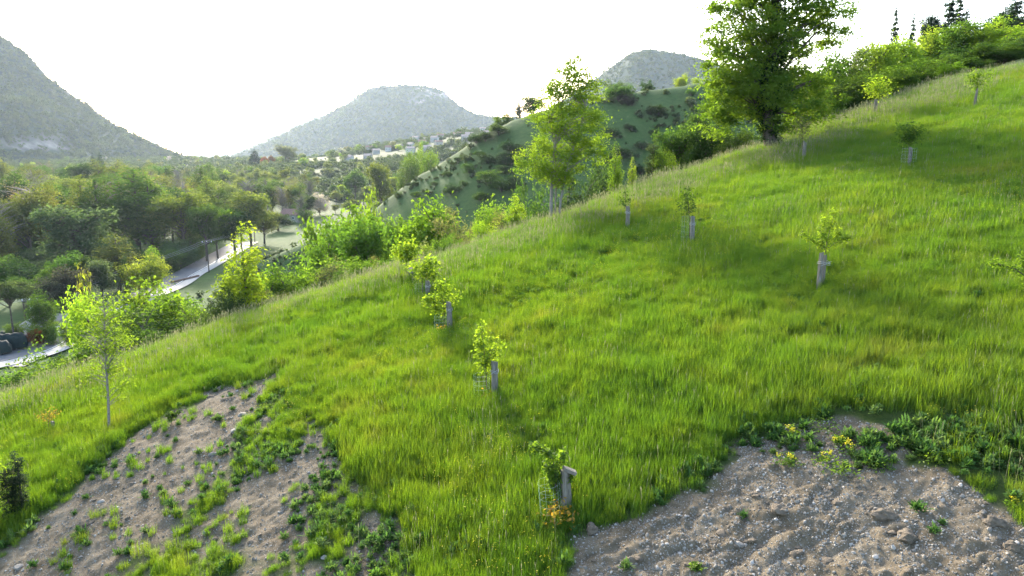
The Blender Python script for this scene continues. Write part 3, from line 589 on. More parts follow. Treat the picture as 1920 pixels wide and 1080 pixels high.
# ---------------------------------------------------------------- bushes and trees below the brow (u, top v, width px, metres beyond the brow, kind, colour, label)
SHR = [
 (8, 700, 130, 7, 'bush', 'lit', 'low lime bush at the lower corner below the brow'), (75, 698, 110, 9, 'bush', 'green', 'spreading bush below the brow with the yard road behind it'),
 (135, 668, 80, 11, 'bush', 'mid', 'darker round bush behind the lone young ash'), (112, 690, 70, 6, 'bush', 'lit', 'small bush tucked under the lone young ash'),
 (165, 640, 80, 13, 'bush', 'green', 'leafy bush whose crown shows through the lone young ash'), (172, 560, 70, 20, 'round', 'lime', 'light lime tree behind the top of the lone young ash'),
 (155, 518, 56, 32, 'airy', 'olive', 'thin yellowish tree with upright twigs beside the road yard'), (255, 540, 130, 14, 'round', 'lit', 'broad bright green tree above the road bend'),
 (292, 578, 150, 7, 'bush', 'green', 'big rounded bush with dense crown on the brow beside the pale post stub'), (345, 552, 120, 10, 'bush', 'lit', 'bright bush just above the lawn beside the road'),
 (385, 585, 70, 6, 'bush', 'mid', 'dark bush in a notch of the brow under the forked lime tree'), (245, 615, 90, 5, 'bush', 'mid', 'deep green bush below the broad bright tree'),
 (415, 545, 60, 4, 'bush', 'dark', 'shadowy bush at the foot of the forked lime tree'), (455, 428, 96, 5, 'airy', 'lime', 'tall forked lime tree standing alone on the brow against the road'),
 (490, 505, 100, 8, 'bush', 'lit', 'spreading bush on the brow at the side of the forked lime tree'), (545, 498, 90, 9, 'bush', 'green', 'second bush from the forked lime tree along the brow'),
 (590, 490, 90, 9, 'bush', 'lit', 'low pale bush along the brow below the grassy bank'), (640, 497, 80, 7, 'bush', 'grey', 'greyish low bush on the brow before the round dark tree'),
 (690, 482, 70, 5, 'bush', 'lit', 'fresh green bush on the brow at the foot of the round dark tree'), (608, 432, 70, 32, 'round', 'green', 'dark rounded tree on the grassy bank above the road'),
 (640, 398, 95, 40, 'round', 'lit', 'light green tree at the foot of the shaded hill'), (687, 413, 108, 18, 'round', 'green', 'round dense tree bulging above the brow, dark below and bright on top'),
 (700, 380, 60, 45, 'round', 'lit', 'slim light tree behind the round dense tree'), (762, 415, 80, 26, 'round', 'green', 'green tree filling the gap behind the lime saplings'),
 (818, 382, 125, 20, 'round', 'lit', 'largest tree in the row below the shaded hill'), (785, 400, 70, 34, 'round', 'mid', 'shaded tree next to the largest one of the row'),
 (868, 400, 85, 15, 'bush', 'grey', 'grey green bush at the end of the tree row below the shaded hill'), (912, 388, 70, 11, 'bush', 'lit', 'yellow green bush on the brow below the shaded hill'),
 (968, 368, 45, 5, 'airy', 'lime', 'small lime tree poking over the brow near the three stemmed tree'), (945, 385, 60, 10, 'bush', 'lit', 'low bush on the brow beside the small lime tree'),
 (1155, 272, 25, 4, 'airy', 'lit', 'small feathery tree on the brow between the three stemmed and big trees'), (1186, 298, 16, 3, 'airy', 'lime', 'tiny lime tree with forked top on the brow'),
 (1228, 262, 34, 6, 'cypress', 'pine', 'dark brownish pointed juniper on the brow'), (1252, 285, 40, 5, 'bush', 'lit', 'bright leafy shrub at the foot of the pointed juniper'),
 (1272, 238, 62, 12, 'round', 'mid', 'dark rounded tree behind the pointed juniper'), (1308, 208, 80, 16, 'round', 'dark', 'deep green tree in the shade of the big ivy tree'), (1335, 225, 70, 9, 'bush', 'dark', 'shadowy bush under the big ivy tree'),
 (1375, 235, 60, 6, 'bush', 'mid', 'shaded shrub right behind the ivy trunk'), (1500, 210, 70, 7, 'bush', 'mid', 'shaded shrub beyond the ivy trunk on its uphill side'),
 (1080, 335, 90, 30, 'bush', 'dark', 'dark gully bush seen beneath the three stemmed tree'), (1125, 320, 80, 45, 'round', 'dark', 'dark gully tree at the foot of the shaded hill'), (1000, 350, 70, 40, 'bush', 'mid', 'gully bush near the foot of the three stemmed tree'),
 # hedge at the top of the meadow, sun glow put into the yellow leaf colour
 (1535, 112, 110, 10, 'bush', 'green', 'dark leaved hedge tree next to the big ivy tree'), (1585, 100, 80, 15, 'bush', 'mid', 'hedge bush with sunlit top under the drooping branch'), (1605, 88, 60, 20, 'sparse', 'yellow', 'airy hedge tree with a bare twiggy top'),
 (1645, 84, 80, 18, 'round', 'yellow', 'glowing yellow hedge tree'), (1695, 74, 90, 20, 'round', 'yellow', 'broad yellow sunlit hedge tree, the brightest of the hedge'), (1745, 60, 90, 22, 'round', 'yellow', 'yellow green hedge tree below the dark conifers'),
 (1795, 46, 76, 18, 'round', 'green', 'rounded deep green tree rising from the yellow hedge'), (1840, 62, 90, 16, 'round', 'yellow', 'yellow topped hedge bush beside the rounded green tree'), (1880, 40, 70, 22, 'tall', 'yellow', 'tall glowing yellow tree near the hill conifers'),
 (1925, 60, 110, 14, 'round', 'lit', 'light green hedge tree at the upper corner'),
 (1560, 150, 110, 6, 'bush', 'mid', 'low shaded hedge bush nearest the big ivy tree'), (1620, 142, 90, 6, 'bush', 'lit', 'low hedge bush behind the yellowish sapling'), (1672, 132, 90, 6, 'bush', 'green', 'bramble clump at the meadow top beyond the yellowish sapling'),
 (1722, 118, 90, 6, 'bush', 'green', 'wide bramble clump along the meadow top'), (1772, 106, 90, 6, 'bush', 'mid', 'bramble clump with dark hollow along the meadow top'), (1818, 90, 90, 7, 'bush', 'dark', 'darkest thicket of the hedge behind the tufted sapling'),
 (1866, 86, 90, 5, 'bush', 'mid', 'brownish green thicket beyond the tufted sapling'), (1915, 70, 90, 5, 'bush', 'dark', 'dark thicket at the upper corner of the meadow'), (1955, 70, 90, 6, 'bush', 'mid', 'thicket running out of view at the meadow top'),
]
SHR += [(40, 690, 110, 7, 'bush', 'green', 'broad bush between the lower corner bush and the yard road bush'), (100, 672, 100, 9, 'bush', 'lit', 'light bush with ragged top above the lone orange sapling'), (132, 652, 95, 12, 'bush', 'green', 'bush rising behind the low trunk of the lone young ash'), (60, 708, 100, 5, 'bush', 'lit', 'low bush hugging the brow above the orange sapling'), (205, 640, 90, 9, 'bush', 'mid', 'dark hollowed bush at the side of the lone young ash'), (215, 600, 90, 14, 'bush', 'green', 'bush joining the young ash and the broad bright tree'), (320, 560, 90, 14, 'round', 'green', 'second round tree above the lawn by the road')]
for (u, vt, wp, ds, kind, colr, lab) in SHR:
    if u < 1480 and kind in ('bush', 'round'): wp *= 1.2
    if u > 1480: vt -= 4
    kname = {'bush': 'bush', 'round': 'broadleaf_tree', 'tall': 'slender_tree', 'airy': 'slender_tree', 'cypress': 'juniper', 'sparse': 'bare_tree'}[kind]
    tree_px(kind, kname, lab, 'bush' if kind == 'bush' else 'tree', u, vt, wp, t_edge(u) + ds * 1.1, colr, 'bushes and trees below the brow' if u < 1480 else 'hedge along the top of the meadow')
CW = dict(mid='mid green', olive='olive toned', brown='brownish', dark='dark green', pale='pale green', grey='grey green', blue='blue green', green='fresh green', purple='dusky purple', lit='bright green', lime='lime green', yellow='yellow green', white='whitish', red='reddish')
rgf = RS(31)
for i in range(30):
    u = 480 + i * 17.5 + rgf.uniform(-6, 6); v = 762 - .331 * u - 32 + rgf.uniform(-16, 8); hc = ['lit', 'green', 'mid', 'grey', 'lime'][rgf.randint(5)]
    tree_px('bush', 'bush', 'low %s bush of the brow thicket %s' % (CW[hc], 'next to the forked lime tree' if u < 640 else ('behind the lime saplings' if u < 820 else 'towards the three stemmed tree')), 'bush', u, v, rgf.uniform(45, 75), t_edge(u) + rgf.uniform(5, 13), hc, 'thicket lining the meadow brow')
for i in range(34):
    u = 1490 + i * 13.5 + rgf.uniform(-6, 6); v = 205 - .245 * (u - 1490) - rgf.uniform(0, 22); hc = ['dark', 'green', 'mid', 'lit', 'olive'][rgf.randint(5)]
    tree_px('bush', 'bush', 'low %s bush of the hedge front, %s' % (CW[hc], 'nearer the big ivy tree' if u < 1640 else ('behind the yellowish sapling and uphill' if u < 1800 else 'at the upper corner')), 'bush', u, v, rgf.uniform(35, 60), t_edge(u) + rgf.uniform(3, 9), hc, 'front rank of the hedge')
for (u, vt, wp, t, kind, lab) in [(1680, 34, 20, 105, 'conifer', 'lone slim spruce on the skyline above the hedge'), (1713, 46, 18, 112, 'conifer', 'smallest spruce on the skyline'), (1749, 31, 30, 110, 'umbrella', 'flat topped pine on the skyline'),
                              (1783, 8, 34, 105, 'conifer', 'twin spruce on the skyline, the one nearer the flat topped pine'), (1800, 9, 34, 107, 'conifer', 'twin spruce on the skyline, the one nearer the round dark trees'), (1813, 32, 22, 100, 'conifer', 'short broad conifer under the twin spruces'),
                              (1862, 32, 46, 110, 'round', 'round dark evergreen on the skyline'), (1888, 18, 40, 115, 'round', 'second dark evergreen behind the yellow tree on the skyline'), (1906, 6, 44, 112, 'conifer', 'tall blue grey conifer at the upper corner'), (1925, 25, 40, 108, 'round', 'dark evergreen cut by the picture edge')]:
    wp *= 1.5 if kind == 'conifer' else 1.1
    tree_px(kind, {'conifer': 'spruce', 'umbrella': 'pine', 'round': 'evergreen_tree'}[kind], lab, 'tree', u, vt, wp, t, 'conifer', 'evergreens on the skyline')

# ---------------------------------------------------------------- trees of the valley (u, top v, width px, distance, kind, colour, label)
VAL = [
 (135, 388, 125, 186, 'round', 'blue', 'broad blue green tree standing in front of the dark wood'), (62, 345, 110, 225, 'sparse', 'brown', 'bare grey limbed tree behind the broad blue green one'), (25, 335, 100, 240, 'round', 'dark', 'dark tree at the edge of the wood'),
 (180, 335, 110, 245, 'sparse', 'brown', 'brown budding tree in the middle of the wood'), (245, 325, 110, 240, 'tall', 'mid', 'tall narrow crowned tree in the wood'), (275, 345, 90, 236, 'tall', 'green', 'greener tall tree in the wood'),
 (335, 362, 85, 232, 'round', 'olive', 'olive round headed tree near the road end'), (380, 385, 55, 222, 'round', 'mid', 'dense dark round tree beside the road end'), (402, 390, 50, 228, 'round', 'green', 'rounded green tree overlapping the dense dark one'),
 (435, 395, 70, 232, 'round', 'dark', 'darkest tree above the road end'), (465, 362, 80, 240, 'round', 'olive', 'large olive tree above the power pole'), (356, 418, 44, 240, 'round', 'pale', 'pale blossoming tree by the road bank'), (384, 422, 36, 246, 'round', 'green', 'small rounded tree by the road bank'),
 (215, 446, 80, 178, 'tall', 'olive', 'grey green poplar beside the dark cypress'), (232, 480, 15, 170, 'cypress', 'dark', 'narrow black green cypress by the road'), (268, 480, 72, 170, 'bush', 'yellow', 'tall clipped yellow green hedge block by the road'), (285, 466, 30, 174, 'tall', 'lime', 'lime tree top sticking out behind the hedge block'),
 (118, 478, 48, 158, 'round', 'mid', 'round green tree in the garden beyond the yard'), (152, 480, 58, 164, 'round', 'dark', 'dark domed tree in the garden beyond the yard'), (185, 488, 58, 162, 'round', 'blue', 'blue green domed tree in the garden'),
 (88, 524, 68, 142, 'round', 'purple', 'dusky grey purple tree in the garden'), (124, 506, 56, 146, 'round', 'purple', 'second dusky tree touching the first in the garden'), (76, 553, 44, 131, 'bush', 'green', 'clipped round shrub behind the lamp post'),
 (14, 530, 70, 126, 'umbrella', 'pine', 'grey green umbrella pine at the yard'), (8, 480, 60, 160, 'round', 'green', 'green tree behind the umbrella pine'), (52, 500, 56, 158, 'round', 'dark', 'deep shaded tree between garden and wood'), (85, 503, 40, 152, 'round', 'green', 'bright little garden tree before the shaded one'),
 (38, 520, 40, 146, 'round', 'mid', 'small garden tree above the umbrella pine'), (336, 462, 60, 214, 'bush', 'blue', 'blue green undergrowth bush along the road bank'), (306, 470, 54, 204, 'bush', 'mid', 'low bush at the road bank near the hedge block'), (362, 447, 50, 228, 'bush', 'mid', 'bush on the road bank before the power pole'),
 (415, 440, 50, 280, 'bush', 'dark', 'dark bush where the road disappears'), (492, 398, 56, 262, 'round', 'olive', 'round tree between power pole and cottage'), (520, 400, 44, 300, 'round', 'dark', 'dark tree beside the cottage'),
 (598, 362, 40, 360, 'bush', 'white', 'round white blossoming tree above the cottage'), (577, 368, 34, 345, 'round', 'dark', 'dark tree beside the white blossoming one'), (560, 380, 30, 340, 'round', 'mid', 'small tree right behind the cottage roof'), (570, 392, 30, 320, 'bush', 'green', 'green shrub beside the cottage wall'),
 (535, 273, 36, 800, 'round', 'grey', 'tallest pale rounded tree on the far valley rise'), (477, 283, 26, 800, 'conifer', 'conifer', 'broad dark conifer on the far valley rise'), (173, 296, 18, 640, 'conifer', 'conifer', 'blue dark conifer above the wood, lower of two'), (187, 291, 16, 660, 'conifer', 'conifer', 'blue dark conifer above the wood, taller of two'),
 (508, 292, 14, 780, 'round', 'red', 'reddish small tree on the far valley rise'), (495, 294, 14, 790, 'round', 'rust', 'russet small tree beside the reddish one'),
 (712, 308, 50, 330, 'round', 'olive', 'large olive tree below the shaded hill flank'), (665, 320, 40, 420, 'round', 'mid', 'dark rounded tree by the far field'), (800, 275, 34, 300, 'bush', 'lit', 'bright sunlit thicket on the flank of the shaded hill'), (785, 288, 44, 285, 'bush', 'green', 'green thicket beside the bright sunlit one'), (760, 300, 40, 275, 'bush', 'mid', 'lowest thicket of the shaded hill flank'),
]
for (u, vt, wp, t, kind, colr, lab) in VAL:
    tree_px(kind, {'bush': 'bush', 'round': 'broadleaf_tree', 'tall': 'poplar_tree', 'cypress': 'cypress', 'sparse': 'bare_tree', 'conifer': 'conifer', 'umbrella': 'pine'}[kind], lab, 'bush' if kind == 'bush' else 'tree', u, vt, wp, t, colr, 'trees of the valley')

# the wood across the road and its far continuation
def road_x(y): return -84 - .11 * max(0, y - 200)
rng = RS(77); placed = []; cnt = 0
WK = [('round', 'mid', 'wood_tree'), ('round', 'olive', 'wood_tree'), ('sparse', 'brown', 'bare_tree'), ('tall', 'mid', 'wood_tree'), ('tall', 'olive', 'wood_tree'), ('sparse', 'grey', 'bare_tree'), ('round', 'dark', 'wood_tree'), ('round', 'pale', 'wood_tree'), ('sparse', 'olive', 'bare_tree')]
def lab_wood(kk, cc, near): return '%s %s tree standing in the %s ranks of the riverside wood' % (CW[cc], dict(round='round crowned', sparse='half bare', tall='tall slender')[kk], 'front' if near else 'rear')
tries = 0
while cnt < 215 and tries < 9000:
    tries += 1
    y = 195 + 330 * rng.rand() ** 1.2; u = rng.uniform(-160, 620); x = (u - 960) / F * y
    if x > road_x(y) - 15 - .05 * (y - 195) and y < 330: continue
    if y >= 330 and x > -.255 * y - 8: continue
    if y < 225 and u > 60: continue
    if any((x - a) ** 2 + (y - b) ** 2 < (5.2 + .006 * y) ** 2 for a, b in placed): continue
    placed.append((x, y)); kk, cc, nm_ = WK[rng.randint(len(WK))]
    h = rng.uniform(17, 25) * (1 if u < 420 else .78) * (1 if y < 400 else .85)
    tree(kk, nm_, lab_wood(kk, cc, y < 290), 'tree', (x, y), h, h * rng.uniform(.42, .68) * (.8 if kk == 'tall' else 1), cc, 'trees of the riverside wood'); cnt += 1
# understorey bushes at the wood's foot
for i in range(46):
    u = rng.uniform(-60, 440); y = 192 + rng.rand() * 40; x = (u - 960) / F * y
    if x > road_x(y) - 12: continue
    ucol = ['dark', 'mid', 'blue'][rng.randint(3)]; h = rng.uniform(3, 8); tree('bush', 'bush', '%s %s undergrowth bush at the shaded foot of the riverside wood' % ('tall' if h > 5.5 else 'low', CW[ucol]), 'bush', (x, y), h, h * 1.3, ucol, 'undergrowth at the foot of the wood')
# far trees of the valley floor and the village slope
cnt = 0
while cnt < 290:
    y = 520 + 900 * rng.rand() ** 1.1; u = rng.uniform(-60, 960); x = (u - 960) / F * y
    if fbm(np.array([x * .01 + 60]), np.array([y * .01]), 2)[0] < -.22 and y > 560: continue
    fcol = ['pale', 'grey', 'olive', 'lit', 'mid', 'white', 'yellow'][rng.choice(7, p=[.3, .2, .15, .1, .12, .05, .08])]; h = rng.uniform(5, 10.5); e = tree('far', 'valley_tree', 'distant %s tree %s' % (CW[fcol], 'on the village slope' if u > 640 else ('on the near fields of the valley floor' if y < 800 else 'on the far fields of the valley floor')), 'tree', (x, y), h, h * rng.uniform(.7, 1.2), fcol, 'trees scattered over the valley floor'); cnt += 1
for i in range(40):
    y = rng.uniform(330, 520); x = rng.uniform(-.27, -.13) * y
    if rng.rand() < .35: continue
    h = rng.uniform(4, 9); tree('round', 'bank_tree', 'smallish tree on the sunlit bank between the cottage and the shaded hill', 'tree', (x, y), h, h * rng.uniform(.8, 1.2), ['pale', 'lit', 'olive', 'mid', 'yellow'][rng.randint(5)], 'trees on the sunlit bank')

# ---------------------------------------------------------------- shrubs on the shaded hill
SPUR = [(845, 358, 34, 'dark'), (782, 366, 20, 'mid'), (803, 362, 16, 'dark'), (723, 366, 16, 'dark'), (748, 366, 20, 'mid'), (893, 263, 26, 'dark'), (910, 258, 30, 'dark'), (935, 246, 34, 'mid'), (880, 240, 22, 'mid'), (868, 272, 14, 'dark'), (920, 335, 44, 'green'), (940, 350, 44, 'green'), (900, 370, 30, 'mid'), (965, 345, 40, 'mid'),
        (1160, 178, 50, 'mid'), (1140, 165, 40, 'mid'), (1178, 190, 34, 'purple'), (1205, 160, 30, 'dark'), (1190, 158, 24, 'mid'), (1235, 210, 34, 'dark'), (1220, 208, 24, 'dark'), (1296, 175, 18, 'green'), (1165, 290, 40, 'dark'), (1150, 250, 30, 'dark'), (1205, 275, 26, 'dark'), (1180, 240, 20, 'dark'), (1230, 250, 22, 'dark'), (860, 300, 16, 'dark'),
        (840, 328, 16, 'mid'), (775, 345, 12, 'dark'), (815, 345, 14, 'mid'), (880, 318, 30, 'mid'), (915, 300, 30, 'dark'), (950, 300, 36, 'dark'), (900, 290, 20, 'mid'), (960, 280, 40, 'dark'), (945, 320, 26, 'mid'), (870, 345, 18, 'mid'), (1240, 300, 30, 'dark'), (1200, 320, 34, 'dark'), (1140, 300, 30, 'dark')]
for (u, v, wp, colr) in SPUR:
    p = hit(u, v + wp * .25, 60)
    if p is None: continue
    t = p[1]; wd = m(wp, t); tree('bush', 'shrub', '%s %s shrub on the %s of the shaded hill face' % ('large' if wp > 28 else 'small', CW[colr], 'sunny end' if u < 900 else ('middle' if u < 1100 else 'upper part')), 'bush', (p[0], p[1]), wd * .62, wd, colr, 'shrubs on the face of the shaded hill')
for (u, vt, wp, kind, colr, lab) in [(974, 186, 36, 'sparse', 'dark', 'twiggy half bare tree on the crest of the shaded hill'), (1000, 180, 44, 'round', 'mid', 'dark tree on the hill crest behind the three stemmed tree'), (940, 216, 34, 'bush', 'green', 'crest bush at the low end of the shaded hill'), (1278, 140, 26, 'bush', 'yellow', 'sunlit yellow bush on the crest of the shaded hill'), (1310, 146, 24, 'bush', 'yellow', 'sunlit bush on the hill crest touching the big tree'), (1215, 152, 24, 'bush', 'dark', 'dark crest bush above the grassy face'), (1150, 150, 40, 'bush', 'mid', 'crest bush beside the distant blue hill'), (955, 208, 26, 'bush', 'mid', 'crest bush right of the faraway village')]:  # yellow leaf colour stands in for sunlight on two of the crest bushes
    tree_px(kind, 'bush' if kind == 'bush' else 'crest_tree', lab.replace('right of', 'next to'), 'bush' if kind == 'bush' else 'tree', u, vt, wp, 252, colr, 'bushes on the crest of the shaded hill')
# ---------------------------------------------------------------- road, yard and what stands along them
ASPH = None
k = NT('worn asphalt'); f = k.noise(1.5, 6, k.pos(), .7); ASPH = k.principled(k.ramp(f, [(.3, (.12, .12, .124)), (.7, (.185, .18, .176))]), .9, f, .3, .01, .2)
GRAVEL = simple('pale gravel', (.42, .395, .35), .2, 3, .9, .4); PAINT = simple('road paint', (.75, .75, .72), .1, 4, .6, .1)
def ribbon(name, pts, half, mat, up, kind='structure'):
    P = np.array(pts, float); s = np.concatenate([[0], np.cumsum(np.linalg.norm(np.diff(P, axis=0), axis=1))]); n = int(s[-1] / 1.5) + 2
    ss = np.linspace(0, s[-1], n); C = np.stack([np.interp(ss, s, P[:, 0]), np.interp(ss, s, P[:, 1])], 1)
    for _ in range(14): C[1:-1] = (C[:-2] + 2 * C[1:-1] + C[2:]) / 4
    Tn = np.gradient(C, axis=0); Tn /= np.linalg.norm(Tn, axis=1)[:, None]; Nn = np.stack([Tn[:, 1], -Tn[:, 0]], 1)
    a, b = half; offs = np.linspace(a, b, 5); G_ = C[:, None] + Nn[:, None] * offs[None, :, None]
    zc = H(C[:, 0], C[:, 1]); zz = np.maximum(H(G_[..., 0], G_[..., 1]), 0 * G_[..., 0] + zc[:, None]) + up
    me = grid_mesh(name, np.concatenate([G_, zz[..., None]], -1)); o = link(name, me, mat); tag(o, kind=kind); return C
def ghit(u, v):
    p = hit(u, v, 60); return p[:2]
RP = [(-93, 84), (-88.5, 105), tuple(ghit(66, 662)), tuple(ghit(150, 600)), tuple(ghit(250, 560)), tuple(ghit(305, 540)), tuple(ghit(345, 515)), tuple(ghit(392, 490)), tuple(ghit(432, 468)), tuple(ghit(455, 455))]
RC = ribbon('road', RP, (-3.6, 3.2), ASPH, .22)
ribbon('road_shoulder', RP, (3.0, 5.6), GRAVEL, .25); ribbon('road_marking', RP, (2.45, 2.62), PAINT, .232)
yard = ribbon('yard', [tuple(ghit(-30, 690)), tuple(ghit(20, 668)), tuple(ghit(65, 640)), tuple(ghit(105, 612)), tuple(ghit(140, 588))], (-7, 6), simple('yard paving', (.30, .285, .265), .2, 2, .9, .3), .14)
def rp(u, v): p = hit(u, v, 60); return p
def onroad(y, off):
    i = np.argmin(abs(RC[:, 1] - y)); x = RC[i, 0] + off; return np.array([x, RC[i, 1], float(H(x, RC[i, 1]))])
WHITE = simple('white enamel', (.75, .76, .77), .05, 5, .5, .05); DARKM = simple('dark metal', (.06, .06, .065), .2, 10, .5, .1); GLASS = simple('dark glass', (.03, .035, .04), .1, 4, .12, 0); RUB = simple('rubber', (.025, .025, .025), .2, 10, .9, .2)
CONC = simple('concrete pole', (.30, .29, .28), .2, 6, .9, .3); STONE = simple('dry stone', (.24, .21, .21), .35, 3, .95, .8, bdist=.1); CREOS = simple('creosoted wood', (.055, .045, .04), .3, 10, .9, .5)
# utility poles with cross arms and insulators
POLES = []
def pole(u, vb, vt, t, mat, label, arm=True):
    t = float(hit(u, vb, 60)[1] / ray(u, vb)[1]); p = at(u, vb, t); z0 = gz(p[0], p[1]); h = float(at(u, vt, t)[2] - z0); e = empty('utility_pole', (p[0], p[1], z0)); tag(e, label, 'utility pole', 'poles of the power line')
    mb = MB(); mb.tube([(0, 0, -.5), (0, 0, h)], [.17, .11], 8); mb.obj('post', mat, e, True)
    mb = MB(); mb.box((0, 0, h - .25), (2.6, .12, .14), .3); mb.obj('crossarm', DARKM, e)
    for dx in (-1.2, 0, 1.2):
        mb = MB(); x, y = dx * math.cos(.3), dx * math.sin(.3); mb.tube([(x, y, h - .18), (x, y, h - .02), (x, y, h + .12), (x, y, h + .2)], [.05, .11, .11, .04], 8); mb.obj('insulator', WHITE, e, True)
    POLES.append(Vector((p[0], p[1], z0 + h + .2))); return e
pole(62, 618, 560, 133, CONC, 'pale pole with cables beside the clipped round shrub'); pole(254, 545, 500, 163, CONC, 'pale pole in front of the clipped hedge block'); pole(392, 511, 452, 198, CREOS, 'dark pole standing at the road edge near its far end'); pole(478, 455, 418, 285, CREOS, 'farthest pole with pale insulators above the wood edge'); 
P0 = Vector((POLES[0].x - 22, POLES[0].y - 42, POLES[0].z + 1.5)); chain = [P0] + POLES
for j, dx in enumerate((-1.2, 0, 1.2)):
    mb = MB()
    for a, b in zip(chain[:-1], chain[1:]):
        o = Vector((dx * math.cos(.3), dx * math.sin(.3), 0)); L = (b - a).length
        mb.tube([a + o + (b - a) * f - Vector((0, 0, L * .016 * 4 * f * (1 - f))) for f in np.linspace(0, 1, 13)], .022, 4, False)
    o = mb.obj('power_cable', WIRE); tag(o, ['outer cable of the power line, on the wood side', 'middle cable of the power line', 'inner cable of the power line, on the meadow side'][j], 'cable', 'cables of the power line')
# white boards and cabinets by the road
def board(u, vb, vt, wpx, t, label, legs=True):
    t = float(hit(u, vb, 60)[1] / ray(u, vb)[1]); p = at(u, vb, t); z0 = gz(p[0], p[1]); h = float(at(u, vt, t)[2] - z0); wd = m(wpx, t); e = empty('notice_board', (p[0], p[1], z0), .35); tag(e, label, 'board', 'white boards beside the road')
    mb = MB(); mb.box((0, 0, h * .70), (wd, .07, h * .55)); mb.obj('panel', WHITE, e)
    mb = MB(); mb.box((0, .05, h * .70), (wd + .12, .04, h * .55 + .12)); mb.obj('frame', DARKM, e)
    for s in (-1, 1): mb = MB(); mb.box((s * wd * .38, .05, h * .2), (.08, .08, h * .5)); mb.obj('leg', DARKM, e)
board(257, 531, 510, 9, 160, 'white board leaning at the pale pole before the hedge block'); board(272, 545, 532, 7, 156, 'small white board closest to the road by the hedge block'); board(300, 528, 508, 8, 168, 'white board at the road side of the hedge block'); board(64, 598, 572, 10, 135, 'pale blue white board behind the pole at the yard')
# low stone wall, log pile, fence
def wall_blocks(name, label, cat, a, b, h, t, mat, n, seed):
    e = empty(name, (a[0], a[1], gz(a[0], a[1]))); tag(e, label, cat); rng = RS(seed); a = Vector((a[0], a[1], 0)); b = Vector((b[0], b[1], 0)); d = b - a; rz = math.atan2(d.y, d.x); rows = 3
    for r_ in range(rows):
        for i in range(n):
            f = (i + .5 + .5 * (r_ % 2)) / n
            if f > 1: continue
            q = d * f; z = gz(a.x + q.x, a.y + q.y) - e.location.z; mb = MB(); L = d.length / n
            mb.box((q.x, q.y, z + (r_ + .5) * h / rows), (L * rng.uniform(.88, .97), t * rng.uniform(.85, 1.05), h / rows * rng.uniform(.86, .97)), rz); mb.obj('stone', mat, e)
    return e
wall_blocks('stone_wall', 'low greyish stone wall behind the clipped bushes of the yard', 'wall', at(38, 622, 128), at(92, 596, 133), 1.6, .45, STONE, 9, 3)
e = empty('log_pile', rp(345, 527)); tag(e, 'low brownish stack of logs along the edge of the lawn', 'log pile'); rng = RS(8); LOG = simple('old logs', (.20, .13, .10), .3, 6, .95, .6)
for i in range(9):
    mb = MB(); y = -4 + i * 1.1; x = -1.2 + .34 * i; z = gz(e.location.x + x, e.location.y + y) - e.location.z
    for q in range(2): mb.tube([(x - .1, y - .5, z + .2 + .4 * q), (x + .25, y + .55, z + .2 + .38 * q)], .2, 7)
    mb.obj('log', LOG, e)
# parked car
def car(p, rz, label):
    e = empty('parked_car', p, rz); tag(e, label, 'car')
    def shell(prof, y0, y1, tuck):
        mb = MB(); n = len(prof); V = []
        for s in (-1, 1):
            for (x, z) in prof: V.append((x, s * (y1 if z < .95 else y0), z))
        Fq = [(i, (i + 1) % n, n + (i + 1) % n, n + i) for i in range(n)] + [tuple(range(n - 1, -1, -1)), tuple(range(n, 2 * n))]; mb.add(V, Fq); return mb
    b = shell([(-2.0, .3), (-2.05, .75), (-1.9, .95), (-1.0, 1.0), (.9, .98), (1.75, .82), (2.0, .65), (2.0, .3)], .78, .84, 0); o = b.obj('body', WHITE, e)
    c = shell([(-1.75, .96), (-1.3, 1.42), (.15, 1.46), (.95, .97)], .66, .8, 0); c.obj('cabin', GLASS, e)
    r = shell([(-1.25, 1.43), (-1.2, 1.47), (.1, 1.50), (.2, 1.45)], .64, .66, 0); r.obj('roof', WHITE, e)
    for x in (-1.25, 1.3):
        for s in (-1, 1):
            mb = MB(); mb.tube([(x, s * .68, .32), (x, s * .88, .32)], .32, 12); w_ = mb.obj('wheel', RUB, e); mb = MB(); mb.tube([(x, s * .80, .32), (x, s * .89, .32)], .18, 10); mb.obj('rim', WHITE, w_)
    for s in (-1, 1): mb = MB(); mb.box((1.93, s * .6, .68), (.16, .3, .16)); mb.obj('headlight', GLASS, e)
p = at(104, 604, 134); car((p[0], p[1], gz(p[0], p[1]) + .12), -.25, 'white parked car at the end of the low stone wall')
